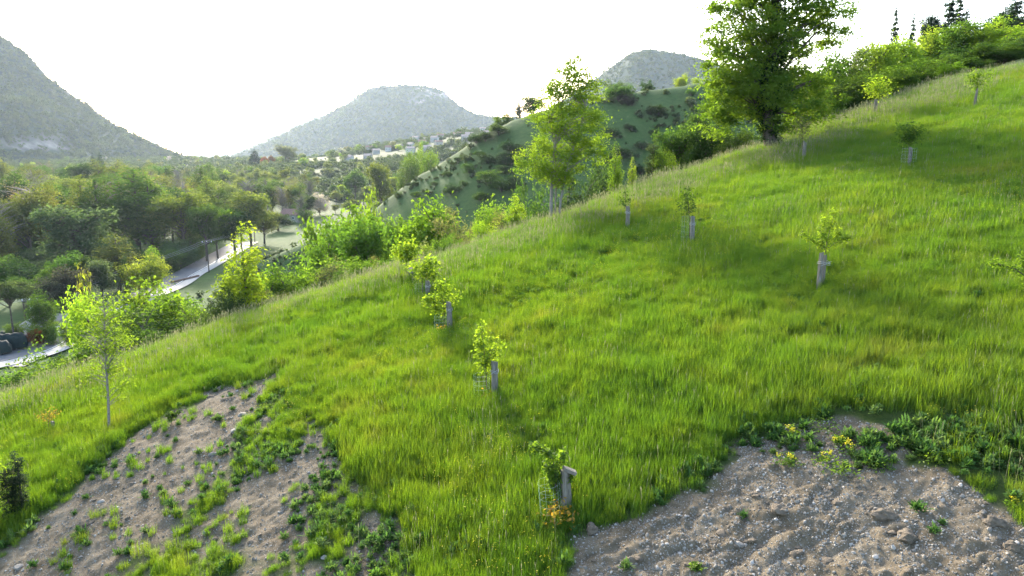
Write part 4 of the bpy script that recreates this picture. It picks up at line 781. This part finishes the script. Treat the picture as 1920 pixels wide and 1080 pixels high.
# tarpaulin covered trailers
TARP = simple('dark green tarpaulin', (.007, .019, .019), .3, 1.5, .85, .6, bdist=.2)
def trailer(p, rz, L, Wd, Hh, label, seed):
    e = empty('covered_trailer', p, rz); tag(e, label, 'trailer', 'tarpaulin covered trailers in the yard'); n, q = 16, 15; V = []
    for i in range(n):
        x = (i / (n - 1) - .5) * L; env = min(1, 4 * min(i, n - 1 - i) / (n - 1) + .55)
        for j in range(q):
            a = math.pi * j / (q - 1); yy = -math.cos(a) * Wd / 2 * (1 + .03 * math.sin(i * 1.7 + seed)); sag = .10 * math.sin(i * 2.1 + seed) * math.sin(a)
            V.append((x, yy, .45 + (math.sin(a) ** .55) * (Hh - .45) * env + sag))
    mb = MB(); mb.add(V, [(i * q + j, (i + 1) * q + j, (i + 1) * q + j + 1, i * q + j + 1) for i in range(n - 1) for j in range(q - 1)] + [tuple(range(q)), tuple((n - 1) * q + j for j in range(q - 1, -1, -1))]); mb.obj('tarpaulin', TARP, e, True)
    mb = MB(); mb.box((0, 0, .5), (L * .96, Wd * .86, .16)); mb.obj('chassis', DARKM, e); mb = MB(); mb.box((L * .58, 0, .48), (L * .2, .1, .1)); mb.obj('drawbar', DARKM, e)
    for x in (-.8, .8):
        for s in (-1, 1): mb = MB(); mb.tube([(x, s * Wd * .36, .36), (x, s * Wd * .46, .36)], .36, 12); mb.obj('wheel', RUB, e)
for (u, v, t, L, Hh, rz, lab) in ((16, 655, 124, 5.6, 2.9, .5, 'larger trailer under a dark green tarpaulin at the yard road'), (-8, 668, 121, 4.6, 2.3, .55, 'lower tarpaulin covered trailer cut off by the picture edge'), (20, 629, 131, 3.6, 1.6, .3, 'small blue grey covered trailer behind the larger one')):
    p = at(u, v, t); trailer((p[0], p[1], gz(p[0], p[1]) + .12), rz, L, 2.3, Hh, lab, int(u + 20))
for (u, vt, wp, t, kind, colr, lab) in [(78, 603, 48, 128, 'bush', 'lit', 'clipped round bush before the low stone wall'), (66, 617, 24, 126, 'bush', 'rust', 'rust red round bush in the yard bed'), (30, 604, 34, 131, 'bush', 'lit', 'yellow green bush at the other end of the stone wall'), (96, 612, 26, 127, 'bush', 'green', 'green bush beside the white parked car'), (122, 605, 26, 126, 'bush', 'lit', 'small light bush in the verge past the parked car')]:
    tree_px(kind, 'garden_bush', lab, 'bush', u, vt, wp, t, colr, 'bushes of the yard bed')
# cottage by the road end and the village
ROOF = simple('clay roof tiles', (.22, .125, .10), .3, 2, .9, .4); ROOFP = simple('pale roof tiles', (.40, .30, .25), .2, 2, .9, .3); RENDER = simple('cream render', (.34, .31, .27), .1, 1, .9, .1); RENDER2 = simple('white render', (.42, .40, .37), .08, 1, .9, .1)
def house(name, p, rz, L, D, hw, hr, wall, roof, label, cat, group=None, wins=2, chim=False):
    e = empty(name, p, rz); tag(e, label, cat, group)
    mb = MB(); V = [(-L / 2, -D / 2, -1), (L / 2, -D / 2, -1), (L / 2, D / 2, -1), (-L / 2, D / 2, -1), (-L / 2, -D / 2, hw), (L / 2, -D / 2, hw), (L / 2, D / 2, hw), (-L / 2, D / 2, hw), (-L / 2, 0, hw + hr), (L / 2, 0, hw + hr)]
    mb.add(V, [(0, 1, 5, 4), (2, 3, 7, 6), (1, 2, 6, 9, 5), (3, 0, 4, 8, 7)]); mb.obj('wall', wall, e)
    mb = MB(); o = .45; ex = L / 2 + o; k_ = hr / (D / 2); ey = D / 2 + o; z0 = hw - o * k_
    for s in (-1, 1): mb.add([(-ex, s * ey, z0 + .03), (ex, s * ey, z0 + .03), (ex, 0, hw + hr + .03), (-ex, 0, hw + hr + .03), (-ex, s * ey, z0 + .2), (ex, s * ey, z0 + .2), (ex, 0, hw + hr + .2), (-ex, 0, hw + hr + .2)], [(0, 1, 2, 3), (4, 5, 6, 7), (0, 1, 5, 4), (1, 2, 6, 5), (3, 0, 4, 7)])
    r_ = mb.obj('roof', roof, e)
    if chim: mb = MB(); mb.box((L * .25, .3, hw + hr + .3), (.7, .7, 1.4)); mb.obj('chimney', wall, r_)
    for i in range(wins):
        x = (i + .5) / wins * L - L / 2; mb = MB(); mb.box((x, -D / 2 - .02, hw * .55), (1.1, .08, 1.3)); f_ = mb.obj('window', WHITE, e); mb = MB(); mb.box((x, -D / 2 - .06, hw * .55), (.86, .05, 1.06)); mb.obj('pane', GLASS, f_)
        if wins > 1 and i == 0: continue
    return e
p = at(551, 420, 335); house('cottage', (p[0], p[1], gz(p[0], p[1])), -.35, 9.5, 7, 3.4, 2.2, RENDER, ROOF, 'small tile roofed cottage half hidden by trees at the road end', 'house', None, 2, True)
rng = RS(99); spots = [(u, v) for u, v in [(930, 244), (915, 250), (905, 246), (890, 250), (880, 255), (868, 248), (858, 252), (848, 258), (838, 250), (826, 258), (815, 263), (803, 256), (792, 268), (780, 262), (770, 272), (758, 268), (748, 276), (738, 270), (728, 281), (716, 276), (705, 286), (694, 281), (872, 262), (846, 268), (822, 272), (800, 280), (770, 284), (742, 292), (690, 296), (655, 300), (520, 297), (497, 300)]]
cols = ['cream', 'white']
for i, (u, v) in enumerate(spots[::2] + spots[1::4]):
    p = hit(u, v + 3, 400)
    if p is None: continue
    house('village_house', p, rng.uniform(-.6, .6), rng.uniform(6, 10), rng.uniform(5, 7), rng.uniform(3, 5.5), rng.uniform(1.2, 2), [RENDER, RENDER2][i % 2], [ROOFP, ROOF][i % 3 == 0], 'faraway %s house %s of the valley village' % ('white' if i % 2 else 'cream', 'low on the slope' if v > 268 else 'on the upper slope') if u > 600 else 'faraway house on the flat valley floor before the gap', 'house', 'houses of the faraway village', 2)
# ---------------------------------------------------------------- grass, weeds and stones spread with geometry nodes
def source(meshes):
    c = bpy.data.collections.new('spread sources')
    for i, me in enumerate(meshes): o = bpy.data.objects.new('source%02d' % i, me); c.objects.link(o)
    return c
def spread(name, P, scl, rot, idx, coll):
    me = bpy.data.meshes.new(name); me.vertices.add(len(P)); me.vertices.foreach_set('co', np.asarray(P, np.float32).ravel())
    fattr(me, 'scl', scl); a = me.attributes.new('idx', 'INT', 'POINT'); a.data.foreach_set('value', np.asarray(idx, np.int32))
    a = me.attributes.new('rot', 'FLOAT_VECTOR', 'POINT'); a.data.foreach_set('vector', np.asarray(rot, np.float32).ravel())
    o = link(name, me); g = bpy.data.node_groups.new(name, 'GeometryNodeTree')
    g.interface.new_socket('Geometry', in_out='INPUT', socket_type='NodeSocketGeometry'); g.interface.new_socket('Geometry', in_out='OUTPUT', socket_type='NodeSocketGeometry')
    N = g.nodes; i_ = N.new('NodeGroupInput'); o_ = N.new('NodeGroupOutput'); ci = N.new('GeometryNodeCollectionInfo'); ip = N.new('GeometryNodeInstanceOnPoints')
    ci.inputs['Collection'].default_value = coll; ci.inputs['Separate Children'].default_value = True; ci.inputs['Reset Children'].default_value = True
    ip.inputs['Pick Instance'].default_value = True
    def na(nm_, ty): n = N.new('GeometryNodeInputNamedAttribute'); n.data_type = ty; n.inputs['Name'].default_value = nm_; return n.outputs['Attribute']
    L = g.links.new; L(i_.outputs[0], ip.inputs['Points']); L(ci.outputs[0], ip.inputs['Instance']); L(na('idx', 'INT'), ip.inputs['Instance Index']); L(na('rot', 'FLOAT_VECTOR'), ip.inputs['Rotation']); L(na('scl', 'FLOAT'), ip.inputs['Scale'])
    L(ip.outputs[0], o_.inputs[0]); md = o.modifiers.new('spread', 'NODES'); md.node_group = g; tag(o, kind='stuff'); return o
def blades(seed, n, R, h0, h1, w, lean, seed_heads=0, mat=None):
    rng = RS(seed); V = []; Fq = []; hh = []; mi = []
    def blade(x, y, h, wd, a, ln, m_):
        b = len(V); d = np.array([math.cos(a), math.sin(a)]); s = np.array([-d[1], d[0]]) * wd / 2; p = np.array([x, y])
        mid = p + d * ln * .35; tip = p + d * ln; zm = h * .6; zt = h * (1 - .25 * min(1, (ln / h) ** 2))
        V.extend([(*(p - s), -.04), (*(p + s), -.04), (*(mid + s * .75), zm), (*(mid - s * .75), zm), (*tip, zt)]); hh.extend([0, 0, .6, .6, 1]); Fq.append((b, b + 1, b + 2, b + 3)); Fq.append((b + 3, b + 2, b + 4)); mi.extend([m_, m_])
    for i in range(n):
        q = R * math.sqrt(rng.rand()); a = rng.rand() * 6.283; h = rng.uniform(h0, h1)
        blade(q * math.cos(a), q * math.sin(a), h, w * rng.uniform(.6, 1.3), rng.rand() * 6.283, h * lean * rng.uniform(.2, 1.2), 0)
    for i in range(seed_heads):
        q = R * math.sqrt(rng.rand()); a = rng.rand() * 6.283; h = h1 * rng.uniform(1.15, 1.6); x, y = q * math.cos(a), q * math.sin(a); a2 = rng.rand() * 6.283; ln = h * .18
        b = len(V); d = np.array([math.cos(a2), math.sin(a2)]); s = np.array([-d[1], d[0]]); p = np.array([x, y]); t0 = p + d * ln * .7; t1 = p + d * ln
        V.extend([(*(p - s * w * .2), 0), (*(p + s * w * .2), 0), (*(t0 + s * w * .2), h * .8), (*(t0 - s * w * .2), h * .8)]); Fq.append((b, b + 1, b + 2, b + 3)); mi.append(1); hh.extend([0, 0, 1, 1]); b += 4
        tm = (t0 + t1) / 2; V.extend([(*t0, h * .78), (*(tm + s * w * .8), h * .9), (*t1, h), (*(tm - s * w * .8), h * .9)]); Fq.append((b, b + 1, b + 2, b + 3)); mi.append(1); hh.extend([1] * 4)
    me = bpy.data.meshes.new('grass clump'); me.from_pydata([tuple(map(float, v)) for v in V], [], Fq); fattr(me, 'h', hh)
    me.materials.append(mat or GRASS); me.materials.append(SEED); me.polygons.foreach_set('material_index', mi); me.update(); return me
near = [blades(300 + i, 150, .26, .18, .43, .0072, .38, 1 if i == 1 else 0) for i in range(6)] + [blades(310 + i, 80, .24, .10, .24, .011, .8, 0) for i in range(2)]
farb = [blades(320 + i, 135, .40, .18, .42, .013, .4, (0, 0, 1, 0, 5, 6)[i]) for i in range(6)]
WTOP = poly_from([(1390, 830), (1480, 770), (1760, 765), (1960, 790), (1990, 930), (1860, 900), (1760, 860), (1690, 870), (1600, 885), (1500, 860)])
rng = RS(400)
def scatter(r0, r1, dens, amax=41):
    n = int(dens * math.radians(2 * amax) / 2 * (r1 ** 2 - r0 ** 2)); r_ = np.sqrt(rng.uniform(r0 ** 2, r1 ** 2, n)); a = np.radians(rng.uniform(-amax, amax, n)); return r_ * np.sin(a), r_ * np.cos(a)
def grassfield(name, r0, r1, dens, coll, ncl, smax):
    x, y = scatter(r0, r1, dens); s = edge_s(x, y); so = soil(x, y); patch = fbm(x * .35 + 7, y * .35, 3); pf = fbm(x * 1.6 + 70, y * 1.6, 2) * .4
    keep = (s < smax) & (rng.rand(len(x)) > so * 1.05) & (rng.rand(len(x)) > .5 * smooth(-.45, .0, np.maximum(sdist(SOIL_R, x, y), sdist(SOIL_L, x, y)) + .4 * pf)) & (rng.rand(len(x)) > .8 * smooth(-.3, .2, sdist(WTOP, x, y)))
    x, y, s, so, patch, pf = [q[keep] for q in (x, y, s, so, patch, pf)]
    z = G(x, y); sc = (1 + .35 * patch + .35 * pf) * (1 - .6 * smooth(0, .5, so)) * (.68 + .32 * smooth(.0, .9, -np.maximum(sdist(SOIL_R, x, y), sdist(SOIL_L, x, y)))) * (1 - .35 * smooth(-.5, .3, sdist(SOIL_M, x, y))) * rng.uniform(.75, 1.25, len(x))
    rot = np.stack([rng.normal(0, .06, len(x)) + .05, rng.normal(0, .06, len(x)) - .04, rng.uniform(0, 6.283, len(x))], 1)
    return spread(name, np.stack([x, y, z], 1), np.clip(sc, .35, 1.6), rot, np.where((s > -4 - 3 * patch) & (rng.rand(len(x)) < .6), ncl - 1 - rng.randint(0, 2, len(x)), rng.randint(0, ncl - 2 * (ncl == 6), len(x))), coll)
cn, cf = source(near), source(farb)
grassfield('meadow_grass', 8.5, 27, 42, cn, 8, 30)
grassfield('meadow_grass', 27, 62, 18, cf, 6, 9)
# weeds on and round the bare earth
def rosette(seed, n, L, W, up):
    rng = RS(seed); C = []; Q = []
    a = rng.uniform(0, 6.283, n); el = rng.uniform(.15, up, n); ln = L * rng.uniform(.5, 1.1, n); d = np.stack([np.cos(a) * np.cos(el), np.sin(a) * np.cos(el), np.sin(el)], 1); s = np.stack([-np.sin(a), np.cos(a), 0 * a], 1) * W / 2
    base = rng.normal(size=(n, 3)) * L * .22; base[:, 2] = np.abs(base[:, 2]) * 1.4
    q = np.stack([base, base + d * ln[:, None] * .55 + s, base + d * ln[:, None] - np.array([0, 0, L * .12]), base + d * ln[:, None] * .55 - s], 1)
    me = quads_mesh('weed', q, rng.rand(n)); me.materials.append(WEED); return me
wc = source([rosette(500 + i, 90, .15, .028, 1.4) for i in range(4)] + [rosette(510 + i, 120, .11, .022, 1.45) for i in range(3)])
def weeds(dens_fn, n, name='weeds'):
    x, y = scatter(8.5, 26, n); dn = dens_fn(x, y); kp = rng.rand(len(x)) < dn; x, y = x[kp], y[kp]
    return spread(name, np.stack([x, y, G(x, y)], 1), rng.uniform(.45, 1.35, len(x)) * (1 + .25 * smooth(-.2, .3, sdist(WTOP, x, y))), np.stack([0 * x, 0 * x, rng.uniform(0, 6.28, len(x))], 1), rng.randint(0, 7, len(x)), wc)
def wd(x, y):
    n = fbm(x * .9 + 11, y * .9, 4); top = smooth(-.2, .3, sdist(WTOP, x, y)); dl = sdist(SOIL_L, x, y); mid = smooth(-.2, .3, sdist(SOIL_M, x, y)); dr = sdist(SOIL_R, x, y)
    edge = np.exp(-(dl / .35) ** 2) + np.exp(-(dr / .28) ** 2)
    return np.clip(top * smooth(-.3, .12, n) * .9 + mid * smooth(-.05, .4, n) * .6 + edge * smooth(-.1, .35, n) * .6 + .05 * smooth(0, .2, dl) + .006 * smooth(0, .2, dr), 0, 1)
weeds(wd, 40)
tuft = source([blades(340 + i, 60, .10, .12, .30, .009, .9) for i in range(4)])
x, y = scatter(8.5, 26, 26); mid = smooth(-.3, .3, sdist(SOIL_M, x, y)); lf = smooth(0, .3, sdist(SOIL_L, x, y)); n_ = fbm(x * .8 + 40, y * .8, 4)
kp = rng.rand(len(x)) < np.clip(mid * smooth(-.2, .3, n_) * .85 + lf * (.03 + smooth(.05, .45, n_) * .35), 0, 1); x, y = x[kp], y[kp]
spread('grass_tufts', np.stack([x, y, G(x, y)], 1), rng.uniform(.4, 1.2, len(x)), np.stack([0 * x, 0 * x, rng.uniform(0, 6.28, len(x))], 1), rng.randint(0, 4, len(x)), tuft)
# broad leaved herbs, dry stems and seed heads through the meadow
hc_ = source([rosette(530 + i, 60, .14, .034, 1.4) for i in range(3)])
x, y = scatter(9, 34, 9); kp = (edge_s(x, y) < 2) & (soil(x, y) < .4) & (rng.rand(len(x)) < smooth(-.15, .45, fbm(x * .6 + 90, y * .6, 4))); x, y = x[kp], y[kp]
spread('meadow_herbs', np.stack([x, y, G(x, y) + .10], 1), rng.uniform(.6, 1.3, len(x)), np.stack([0 * x, 0 * x, rng.uniform(0, 6.28, len(x))], 1), rng.randint(0, 3, len(x)), hc_)
sh_ = source([blades(550 + i, 4, .3, .2, .4, .008, .4, 5) for i in range(3)])
x, y = scatter(9, 50, 2.6); kp = (edge_s(x, y) < 2) & (soil(x, y) < .3) & (rng.rand(len(x)) < .15 + .85 * smooth(-.1, .4, fbm(x * .3 + 33, y * .3, 3))); x, y = x[kp], y[kp]
spread('seed_heads', np.stack([x, y, G(x, y)], 1), rng.uniform(.8, 1.3, len(x)), np.stack([0 * x, 0 * x, rng.uniform(0, 6.28, len(x))], 1), rng.randint(0, 3, len(x)), sh_)
# stones
def stone_mesh(seed, sub=1):
    import bmesh
    rng = RS(seed); bm = bmesh.new(); bmesh.ops.create_icosphere(bm, subdivisions=sub, radius=1); sc = rng.uniform(.6, 1.1, 3) * np.array([1, 1, .65])
    for v in bm.verts: v.co = Vector(np.array(v.co) * sc * (1 + (.20 if sub < 2 else .05) * rng.normal() + (0 if sub < 2 else .16 * math.sin(v.co.x * 3.1 + seed) * math.sin(v.co.y * 3.7 + seed * 2) + .10 * math.sin(v.co.x * 6.1 + v.co.z * 5 + seed))))
    me = bpy.data.meshes.new('stone'); bm.to_mesh(me); bm.free(); return me
k = NT('limestone'); r_ = k.n('ShaderNodeObjectInfo').outputs['Random']; f = k.noise(6, 4, k.obj())
PEB = k.principled(k.mix(.35, k.ramp(r_, [(0, (.10, .085, .065)), (.5, (.24, .215, .18)), (1, (.46, .43, .39))]), k.ramp(f, [(.3, (.12, .10, .08)), (.7, (.36, .33, .29))])), .9, f, .5, .02)
k = NT('dry clod'); f = k.noise(12, 6, k.pos(), .7); CLOD = k.principled(k.ramp(f, [(.3, (.075, .058, .040)), (.7, (.165, .132, .095))]), .95, f, 1, .03)
ms = [stone_mesh(600 + i) for i in range(6)]
for q in ms: q.materials.append(PEB)
sc_ = source(ms)
x, y = scatter(8.5, 27, 800); so = soil(x, y); kp = rng.rand(len(x)) < so * (.35 + .65 * smooth(-.3, .3, fbm(x * 2, y * 2, 3))) * (.3 + .7 * smooth(-.3, .2, sdist(SOIL_R, x, y))); x, y = x[kp], y[kp]
spread('gravel', np.stack([x, y, G(x, y)], 1), np.clip(rng.lognormal(math.log(.0135), .55, len(x)), .006, .06), rng.uniform(0, 6.28, (len(x), 3)), rng.randint(0, 6, len(x)), sc_)
cm_ = [stone_mesh(620 + i, 2) for i in range(4)]
for q in cm_: q.materials.append(CLOD)
cc_ = source(cm_); x, y = scatter(8.5, 25, 14); so = soil(x, y); kp = rng.rand(len(x)) < so * smooth(.0, .35, fbm(x * 1.1 + 5, y * 1.1, 3)); x, y = x[kp], y[kp]
spread('earth_clods', np.stack([x, y, G(x, y) - .01], 1), np.clip(rng.lognormal(math.log(.045), .5, len(x)), .02, .12), rng.uniform(-.4, .4, (len(x), 3)) + np.array([0, 0, 3]), rng.randint(0, 4, len(x)), cc_)
ROCKS = [(1865, 985, 46, 'clod', 'big brown clod at the gravel slope, the largest lump near its upper side'), (1898, 1030, 34, 'clod', 'brown clod half cut by the picture edge'), (1418, 932, 26, 'clod', 'rounded clod in the upper part of the gravel slope'), (1385, 1020, 20, 'stone', 'smooth grey stone low on the gravel slope'), (1642, 1044, 16, 'stone', 'pale angular stone at the bottom of the gravel slope'),
         (1462, 965, 30, 'clod', 'crumbly clod below the rounded one'), (1660, 970, 44, 'clod', 'long ridge shaped clod in the middle of the gravel slope'), (1700, 1010, 50, 'clod', 'wide low clod below the ridge shaped one'), (1110, 995, 36, 'clod', 'tan earth lump beside the thick stake'), (442, 808, 20, 'stone', 'dark stone on the bare strip near the grass tufts'), (400, 852, 16, 'stone', 'grey stone on the bare strip below the dark one'),
         (190, 940, 14, 'stone', 'pale flat stone in the bare strip'), (36, 1063, 20, 'stone', 'whitish stone at the lower corner of the bare strip'), (455, 776, 16, 'stone', 'small dark stone highest on the bare strip'), (608, 1045, 14, 'stone', 'light stone between the tufts at the bottom')]
for i, (u, v, wp, kd, lab) in enumerate(ROCKS):
    b = hit(u, v); T = float(np.linalg.norm(b[:2]) / np.linalg.norm(ray(u, v)[:2])); me = stone_mesh(640 + i, 3 if kd == 'clod' else 2); me.materials.append(CLOD if kd == 'clod' else PEB)
    o = link('clod' if kd == 'clod' else 'rock', me); s_ = m(wp, T) / 2; o.scale = (s_ * 1.1, s_, s_ * .95); o.location = (b[0], b[1], b[2] + s_ * .05); o.rotation_euler = (0, 0, i); tag(o, lab, 'clod' if kd == 'clod' else 'stone', 'lumps and stones on the bare earth')
# yellow flowering plants at the head of the gravel slope and single leafy plants
def plant(u, v, wp, label, flowers, seed):
    b = hit(u, v); T = float(np.linalg.norm(b[:2]) / np.linalg.norm(ray(u, v)[:2])); W_ = m(wp, T); e = empty('flowering_plant' if flowers else 'leafy_plant', b); tag(e, label, 'plant', 'plants on the bare earth'); rg = RS(seed)
    n = 130; C = rg.normal(size=(n, 3)) * np.array([W_ * .28, W_ * .28, W_ * .22]); C[:, 2] = np.abs(C[:, 2]) + .02; O = C / (np.linalg.norm(C, axis=1)[:, None] + 1e-6)
    me = quads_mesh('leaves', leaf_quads(C, .09, .03, rg, .4, -.2, O), rg.rand(n)); me.materials.append(LEAF); o = link('leaves', me, None, e); o.color = (*COLR['green' if seed % 2 else 'lit'], 1)
    if flowers:
        F_ = []; 
        for q in range(4):
            c = rg.normal(size=3) * np.array([W_ * .26, W_ * .2, .03]) + np.array([0, 0, W_ * .5]); F_.append(c + rg.normal(size=(14, 3)) * .022)
        F_ = np.concatenate(F_); me = quads_mesh('flowers', leaf_quads(F_, .035, .03, rg, .8), rg.rand(len(F_))); me.materials.append(PETAL); link('flowers', me, None, e)
for i, q in enumerate([(1545, 862, 40, 'yellow flowering plant beside the leafiest clump at the head of the gravel slope', 1), (1478, 868, 36, 'low yellow flowering plant lying lowest on the gravel head', 1), (1485, 812, 30, 'yellow flowering plant highest at the gravel head', 1), (1595, 845, 44, 'spreading plant with several yellow flower heads', 1), (1572, 830, 20, 'small yellow flower cluster between the larger ones', 1),
                       (1540, 800, 52, 'broad green leafy plant at the head of the gravel slope', 0), (1575, 885, 52, 'dark green rounded plant on the gravel slope', 0), (1648, 872, 50, 'bright green tufted plant beside the dark rounded one', 0), (1750, 862, 44, 'grey green leafy plant toward the weedy side of the slope', 0), (1697, 830, 44, 'dark leafy plant with pale buds', 0), (1305, 1062, 18, 'tiny lone seedling on the open gravel', 0),
                       (708, 1030, 22, 'fresh green plant standing alone on the earth between the grass', 0), (712, 1070, 34, 'larger fresh green plant at the bottom edge', 0), (1905, 945, 34, 'lime plant with yellow flowers at the side edge of the gravel slope', 1)]):
    plant(q[0], q[1] + 6, q[2], q[3], q[4], 700 + i)
# buttercups
fc = []
for i in range(3):
    rg = RS(720 + i); C = rg.normal(size=(9, 3)) * np.array([.15, .15, .05]) + np.array([0, 0, .34]); me = quads_mesh('buttercups', leaf_quads(C,   .022, .02, rg, .9), rg.rand(9)); me.materials.append(PETAL); fc.append(me)
x, y = scatter(10, 34, 7); kp = rng.rand(len(x)) < smooth(.15, .5, fbm(x * .3 + 15, y * .3 + 8, 3)) * (soil(x, y) < .3) * (edge_s(x, y) < 0) * .8; x, y = x[kp], y[kp]
spread('buttercups', np.stack([x, y, G(x, y)], 1), rng.uniform(.8, 1.2, len(x)), np.stack([0 * x, 0 * x, rng.uniform(0, 6.28, len(x))], 1), rng.randint(0, 3, len(x)), source(fc))
# ---------------------------------------------------------------- rough cover of the slopes and woods of the mountains
bl = []
for i in range(4):
    rg = RS(740 + i); P, t, cc, d = crown_points([(0, 0, .4, .5, .5, .4)], 14, 10, .3, rg, .6); me = quads_mesh('scrub', leaf_quads(P, .28, .2, rg, .4), t); me.materials.append(LEAF_FAR); bl.append(me)
bc = source(bl)
n = 20000; y = rng.uniform(95, 300, n); x = rng.uniform(-.5, .5, n) * y; sx = H(x, y); R_ = np.interp(x, RX, RZ)
kp = (x > -75) & (edge_s(x, y) > 26) & (rng.rand(n) < .07 + .8 * smooth(.05, .45, fbm(x * .04, y * .07, 4))); x, y, sx = x[kp], y[kp], sx[kp]
spread('hillside_scrub', np.stack([x, y, sx - .05], 1), rng.lognormal(math.log(.75), .5, len(x)), np.stack([0 * x, 0 * x, rng.uniform(0, 6.28, len(x))], 1), rng.randint(0, 4, len(x)), bc)
def wood_on(M, step, size, name):
    o, P, rock = M; r_, c_ = P.shape[:2]; fr = P[:76]; v = (P[:75, 1:] - P[:75, :-1]); v2 = (P[1:76, :-1] - P[:75, :-1]); A = np.linalg.norm(np.cross(v, v2), axis=-1); n = int(A.sum() / step ** 2)
    pk = rng.choice(A.size, n, p=(A / A.sum()).ravel()); i, j = pk // A.shape[1], pk % A.shape[1]; a, b = rng.rand(n)[:, None], rng.rand(n)[:, None]
    Q = P[i, j] + v[i, j] * a + v2[i, j] * b; kp = (rng.rand(n) > rock[i, j] * .95) & (Q[:, 2] > H(Q[:, 0], Q[:, 1]) - 1); Q = Q[kp]
    spread(name, Q - np.array([0, 0, .8]), size * rng.lognormal(0, .3, len(Q)), np.stack([0 * Q[:, 0], 0 * Q[:, 0], rng.uniform(0, 6.28, len(Q))], 1), rng.randint(0, 4, len(Q)), bc)
wood_on(M1, 6, 4.6, 'mountain_woods'); wood_on(M2, 11, 6.5, 'mountain_woods'); wood_on(M3, 9, 4.5, 'mountain_woods')
n = 14000; y = 430 + 1000 * rng.rand(n) ** 1.1; x = rng.uniform(-.78, .02, n) * y; kp = fbm(x * .012 + 3, y * .008, 4) > -.25; x, y = x[kp], y[kp]
spread('valley_woods', np.stack([x, y, H(x, y) - .3], 1), (2.2 + .0022 * y) * rng.lognormal(0, .3, len(x)), np.stack([0 * x, 0 * x, rng.uniform(0, 6.28, len(x))], 1), rng.randint(0, 4, len(x)), bc)
